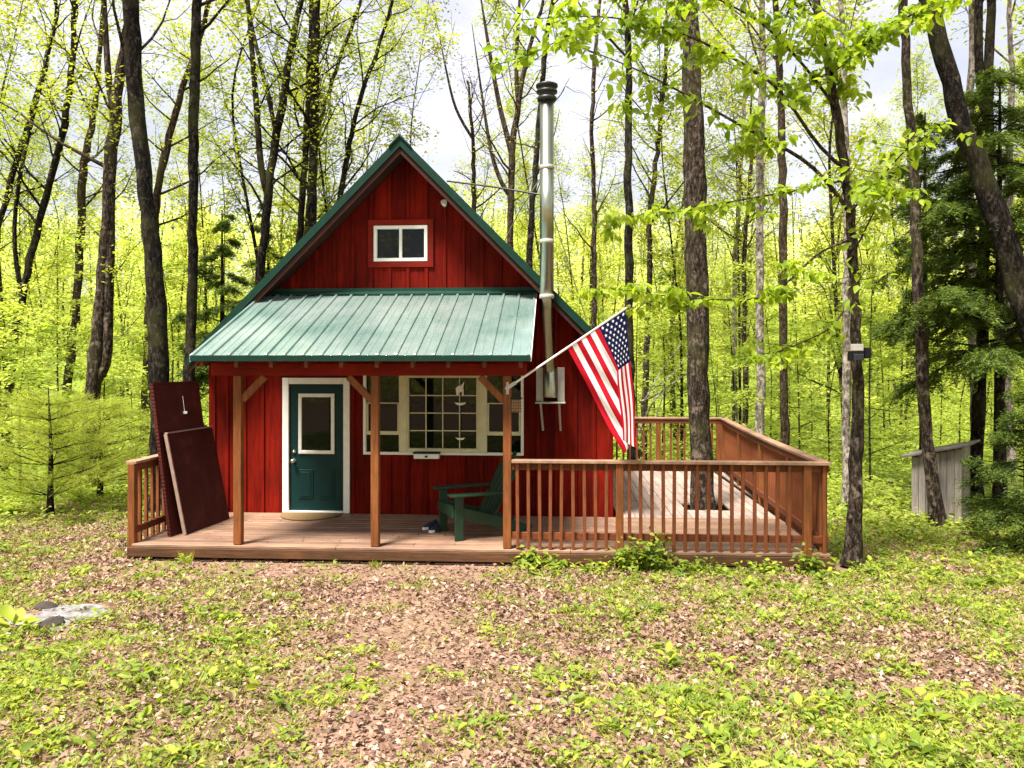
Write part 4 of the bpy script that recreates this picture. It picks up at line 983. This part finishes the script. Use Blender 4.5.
def scatter(n, seed, dens, y0=3.0, y1=14.5, pw=1.0, hw=.72):
    n = int(n * 1.47); rg = np.random.default_rng(seed); y = y0 + (y1 - y0) * rg.uniform(0, 1, n) ** pw; x = rg.uniform(-1, 1, n) * (y * hw + 4.0)
    pd = ((x - PUD[0].mean()) / (np.ptp(PUD[0]) / 2)) ** 2 + ((y - PUD[1].mean()) / (np.ptp(PUD[1]) / 2)) ** 2
    ok = ~onporch(x, y) & (rg.uniform(0, 1, n) < dens(x, y)) & ((pd > .8) | (rg.uniform(0, 1, n) < .06)); return x[ok], y[ok], rg
# dead leaves
x, y, rg = scatter(360000, 11, lambda x, y: np.clip(1.05 - .75 * green(x, y), .2, 1) * (1 - .72 * np.exp(-((x + .9 + .12 * (y - 6)) / .75) ** 2 - ((y - 6.3) / 2.6) ** 4)) * np.where((y > 8.6) & (y < 9.9) & (x < 0) & (x > -4.6), .25, 1) * .8, pw=1.1); px_ = rg.uniform(-3.4, 4.9, 150); py_ = rg.uniform(0.05, 2.0, 150) ** 1; dk = np.array([tuple(L(a, b, .207)) for a, b in zip(px_, py_)]); nd_ = len(dk)
n = len(x)
g = Geo(); az = rg.uniform(0, 6.28, nd_); leaves(g, dk, np.stack([np.cos(az), np.sin(az), rg.normal(.15, .15, nd_)], 1), np.stack([rg.normal(0, .3, nd_), rg.normal(0, .3, nd_), np.ones(nd_)], 1), rg.uniform(.015, .055, nd_), rg.uniform(.01, .03, nd_), .25)
az = rg.uniform(0, 6.28, n); l = (.022 + .05 * rg.uniform(0, 1, n) ** 1.6) * np.clip(.5 + .06 * y, .7, 1)
leaves(g, np.stack([x, y, gz(x, y) + rg.uniform(.002, .03, n)], 1), np.stack([np.cos(az), np.sin(az), rg.normal(.12, .4, n)], 1), np.stack([rg.normal(0, .6, n), rg.normal(0, .6, n), np.ones(n)], 1), l, l * rg.uniform(.45, .8, n), .22, False)
tag(g.build('leaf_litter', LITTER), 'brown and tan dead leaves scattered over the clearing', 'dead leaves', kind='stuff')
# low herbs: rosettes
def herbs(nseed, n0, y0, y1, lmin, lmax, hmax, name, lab, mat, thr=1.0, pw=1.0, nlv=6, full=True, upz=.35, wl=.5):
    x, y, rg = scatter(n0, nseed, lambda x, y: green(x, y) ** thr, y0, y1, pw); n = len(x)
    h = rg.uniform(.15, 1, n) ** 1.5 * hmax; X = np.repeat(x, nlv); Yv = np.repeat(y, nlv); Hh = np.repeat(h, nlv) * rg.uniform(.3, 1, n * nlv); az = rg.uniform(0, 6.28, n * nlv)
    l = np.repeat(rg.uniform(lmin, lmax, n), nlv) * rg.uniform(.6, 1.2, n * nlv); o = rg.uniform(0, .035, n * nlv)
    P = np.stack([X + np.cos(az) * o, Yv + np.sin(az) * o, gz(X, Yv) + Hh + .004], 1); g = Geo()
    leaves(g, P, np.stack([np.cos(az), np.sin(az), rg.normal(upz, .3, n * nlv)], 1), np.stack([rg.normal(0, .35, n * nlv), rg.normal(0, .35, n * nlv), np.ones(n * nlv)], 1), l, l * wl, .12, full)
    tag(g.build(name, mat), lab, 'ground cover', kind='stuff')
herbs(21, 48000, 3.0, 14.5, .020, .055, .06, 'ground_plants', 'small bright green weeds and clover growing over the clearing', HERB, 1.7, 1.0)
herbs(22, 3000, 3.0, 7.5, .04, .09, .11, 'broad_weeds', 'larger broad leaved green weeds in the foreground of the clearing', HERB, 2.2, .8, 6)
herbs(24, 5000, 8.0, 15.5, .05, .10, .22, 'tall_weeds', 'leafy green weeds along the far edge of the clearing', HERB, 2.6, 1.0, 8)
# grass blades
x, y, rg = scatter(200000, 31, lambda x, y: green(x, y) ** 1.7, 3.0, 15.5, 1.0); x = np.repeat(x, 2) + rg.normal(0, .02, 2 * len(x)); y = np.repeat(y, 2) + rg.normal(0, .02, len(x)); n = len(x)
ok = ~onporch(x, y); x, y = x[ok], y[ok]; n = len(x)
g = Geo(); az = rg.uniform(0, 6.28, n); l = rg.uniform(.025, .085, n)
leaves(g, np.stack([x, y, gz(x, y)], 1), np.stack([np.cos(az) * .7, np.sin(az) * .7, rg.uniform(.35, 1.1, n)], 1), np.stack([np.sin(az) * 0 + rg.normal(0, 1, n), rg.normal(0, 1, n), .3 + 0 * az], 1), l, .006 + .0006 * y, .1)
tag(g.build('grass', GRASSM), 'thin patchy grass growing across the clearing', 'grass', kind='stuff')

# ------------------------------------------------------------------ leafy plants in front of the deck
def bush(px, py, Y, H, Wd, nst, label, seed, ll=.085):
    rg = np.random.default_rng(seed); b = W(px, py, Y); b[2] = float(gz(b[0], b[1])) - .02
    root = thing('weedy_plant', label, 'plant', tuple(b), 0, 'leafy plants along the front of the deck'); gW, gL = Geo(), Geo()
    for k in range(nst):
        a = rg.uniform(0, 6.28); q = rg.uniform(0, .5); B = curve(rg, (rg.normal(0, Wd * .2), rg.normal(0, Wd * .12), 0), (math.cos(a) * q, math.sin(a) * q, 1), H * rg.uniform(.5, 1.1), 5, -.1, .1); gW.tube(B, np.linspace(.004, .002, 6), 4)
        spray(gL, rg, resample(B, 12)[3:], None, 15, .05, ll, .05, .2, True, .6)
    gW.build('stem', HERB, root); gL.build('foliage', HERB, root)
for k, (px, py, Y, H, Wd, ns, lb) in enumerate([
    (535, 556, 9.30, .22, .30, 12, 'low dark leaved plant at the foot of the right porch post'), (560, 558, 9.28, .14, .30, 8, 'low leafy plant under the first railing bay, beside the one at the porch post'),
    (652, 556, 9.18, .46, .40, 20, 'tallest leafy plant in front of the deck, just right of the middle railing post'), (628, 560, 9.15, .30, .30, 14, 'leafy plant at the foot of the middle railing post'),
    (690, 565, 9.05, .18, .40, 9, 'leafy plant under the railing in front of the tree in the deck'),
    (806, 560, 9.0, .30, .18, 7, 'thin leafy plant standing before the right corner post of the deck'), (765, 570, 9.0, .14, .4, 6, 'short spreading plant left of the right corner post of the deck'),
    (595, 564, 9.1, .13, .35, 6, 'low plant in front of the railing left of the middle railing post')]):
    bush(px, py, Y, H, Wd, ns, lb, 200 + k)
def dock(px, py, label, seed, ll, nl, mat=HERB):
    Yd = 6.0
    for _ in range(30): Yd = (ZC - float(gz((px - 512) / F * Yd, Yd))) * F / (py - HZ)
    rg = np.random.default_rng(seed); b = np.array([(px - 512) / F * Yd, Yd, float(gz((px - 512) / F * Yd, Yd)) - .01]); az = np.arange(nl) * 2.4 + rg.uniform(0, 1, nl); g = Geo()
    leaves(g, np.stack([np.cos(az) * .02, np.sin(az) * .02, .02 + .012 * np.arange(nl)], 1), np.stack([np.cos(az), np.sin(az), rg.uniform(.25, .8, nl)], 1), np.stack([-np.cos(az) * .3, -np.sin(az) * .3, np.ones(nl)], 1), ll * rg.uniform(.65, 1.1, nl), ll * .5, .14, True)
    o = g.build('broadleaf_plant', mat); o.location = b; tag(o, label, 'plant', 'broad leaved plants in the foreground')
dock(14, 632, 'large leaved green plant left of the pale puddle, at the left edge', 1, .26, 7); dock(4, 515, 'yellow green large leaved plant at the far left edge of the clearing', 2, .34, 8)
dock(722, 672, 'broad leaved plant in the right middle of the clearing, paler than its neighbour', 3, .10, 8); dock(668, 668, 'dark green broad leaved plant left of the others in the right foreground', 4, .11, 9)
dock(560, 700, 'small broad leaved plant at the lower middle of the clearing', 5, .09, 7); dock(920, 715, 'broad leaved plant in the lower right corner of the clearing', 6, .12, 9)
def tuft(px, py, Y, H, label, seed, n=60):
    rg = np.random.default_rng(seed); b = W(px, py, Y); b[2] = float(gz(b[0], b[1])) - .02; g = Geo(); az = rg.uniform(0, 6.28, n)
    leaves(g, rg.normal(0, .03, (n, 3)) * np.array([1, 1, 0]), np.stack([np.cos(az) * .45, np.sin(az) * .45, np.ones(n)], 1), rg.normal(size=(n, 3)), H * rg.uniform(.5, 1.1, n), .012, .05)
    o = g.build('grass_tuft', GRASSM); o.location = b; tag(o, label, 'grass tuft', 'grass tufts by the porch')
tuft(188, 560, 9.5, .22, 'grass tuft in front of the left porch post', 1); tuft(118, 560, 9.75, .16, 'grass tuft by the left front corner of the porch', 2); tuft(375, 563, 9.35, .12, 'grass tuft before the middle porch post', 3)
# dead branch fallen between the trees behind the rear railing
o = thing('fallen_branch', 'bare grey dead branch leaning behind the rear railing, left of the deck tree', 'branch', tuple(W(636, 432, 18.5)))
b = W(636, 432, 18.5); g = Geo(); rg = np.random.default_rng(3)
def fb(pts, r0):
    P = smooth_poly(np.array([W(x, y, 18.5 + i * .25) for i, (x, y) in enumerate(pts)]) - b, 12); g.tube(P, np.linspace(r0, .008, 12), 6)
fb([(636, 440), (650, 404), (668, 385), (690, 372)], .035); fb([(640, 402), (655, 396), (672, 384), (700, 362)], .03); fb([(645, 400), (660, 372), (684, 340)], .022); fb([(652, 390), (676, 372), (690, 350)], .016); fb([(650, 432), (662, 400), (668, 372)], .022)
g.build('branch', BARK_P, o, True)

# ================================================================== LIGHT, SKY, CAMERA
sc = bpy.context.scene
SUN_EL, SUN_AZ = rad(65), rad(-140)          # azimuth from +Y, clockwise: behind the camera, to its left
sd = Vector((math.sin(SUN_AZ) * math.cos(SUN_EL), math.cos(SUN_AZ) * math.cos(SUN_EL), math.sin(SUN_EL)))
sun = bpy.data.lights.new('sun', 'SUN'); sun.energy = 4.6; sun.angle = rad(15); sun.color = (1, .95, .86)
so_ = bpy.data.objects.new('sun', sun); C.objects.link(so_); so_.rotation_euler = sd.to_track_quat('Z', 'Y').to_euler()
w = bpy.data.worlds.new('World'); sc.world = w; w.use_nodes = True; nt = w.node_tree; nt.nodes.clear()
sky = nd(nt, 'ShaderNodeTexSky'); sky.sky_type = 'NISHITA'; sky.sun_disc = False; sky.sun_elevation = SUN_EL; sky.sun_rotation = SUN_AZ
sky.air_density = 1.0; sky.dust_density = 2.5; sky.ozone_density = 1.0
tc = nd(nt, 'ShaderNodeTexCoord'); mp = nd(nt, 'ShaderNodeMapping'); mp.inputs['Scale'].default_value = (1, 1, 2.2); nt.links.new(tc.outputs['Generated'], mp.inputs[0])
cn = noise(nt, 2.6, 6, vec=mp.outputs[0], rough=.6)
col = mixc(nt, ramp(nt, cn, [(.36, (.6, .6, .6)), (.62, (.97, .97, .97))]), sky.outputs[0], (8.0, 8.0, 9.2))
bg = nd(nt, 'ShaderNodeBackground'); bg.inputs[1].default_value = .05; nt.links.new(col, bg.inputs[0])
ow = nd(nt, 'ShaderNodeOutputWorld'); nt.links.new(bg.outputs[0], ow.inputs[0])
cam = bpy.data.cameras.new('camera'); cam.lens = 36 * F / 1024; cam.sensor_width = 36; cam.shift_y = -(384 - HZ) / 1024; cam.clip_start = .05; cam.clip_end = 2000
co_ = bpy.data.objects.new('camera', cam); C.objects.link(co_); co_.location = (0, 0, ZC); co_.rotation_euler = (PI / 2, 0, 0); sc.camera = co_
sc.view_settings.view_transform = 'Standard'; sc.view_settings.look = 'None'; sc.view_settings.exposure = 1.5; sc.view_settings.gamma = 1
cy_ = sc.cycles; cy_.max_bounces = 6; cy_.diffuse_bounces = 2; cy_.glossy_bounces = 3; cy_.transmission_bounces = 3; cy_.transparent_max_bounces = 4
cy_.use_denoising = True; cy_.use_adaptive_sampling = True; cy_.adaptive_threshold = .02
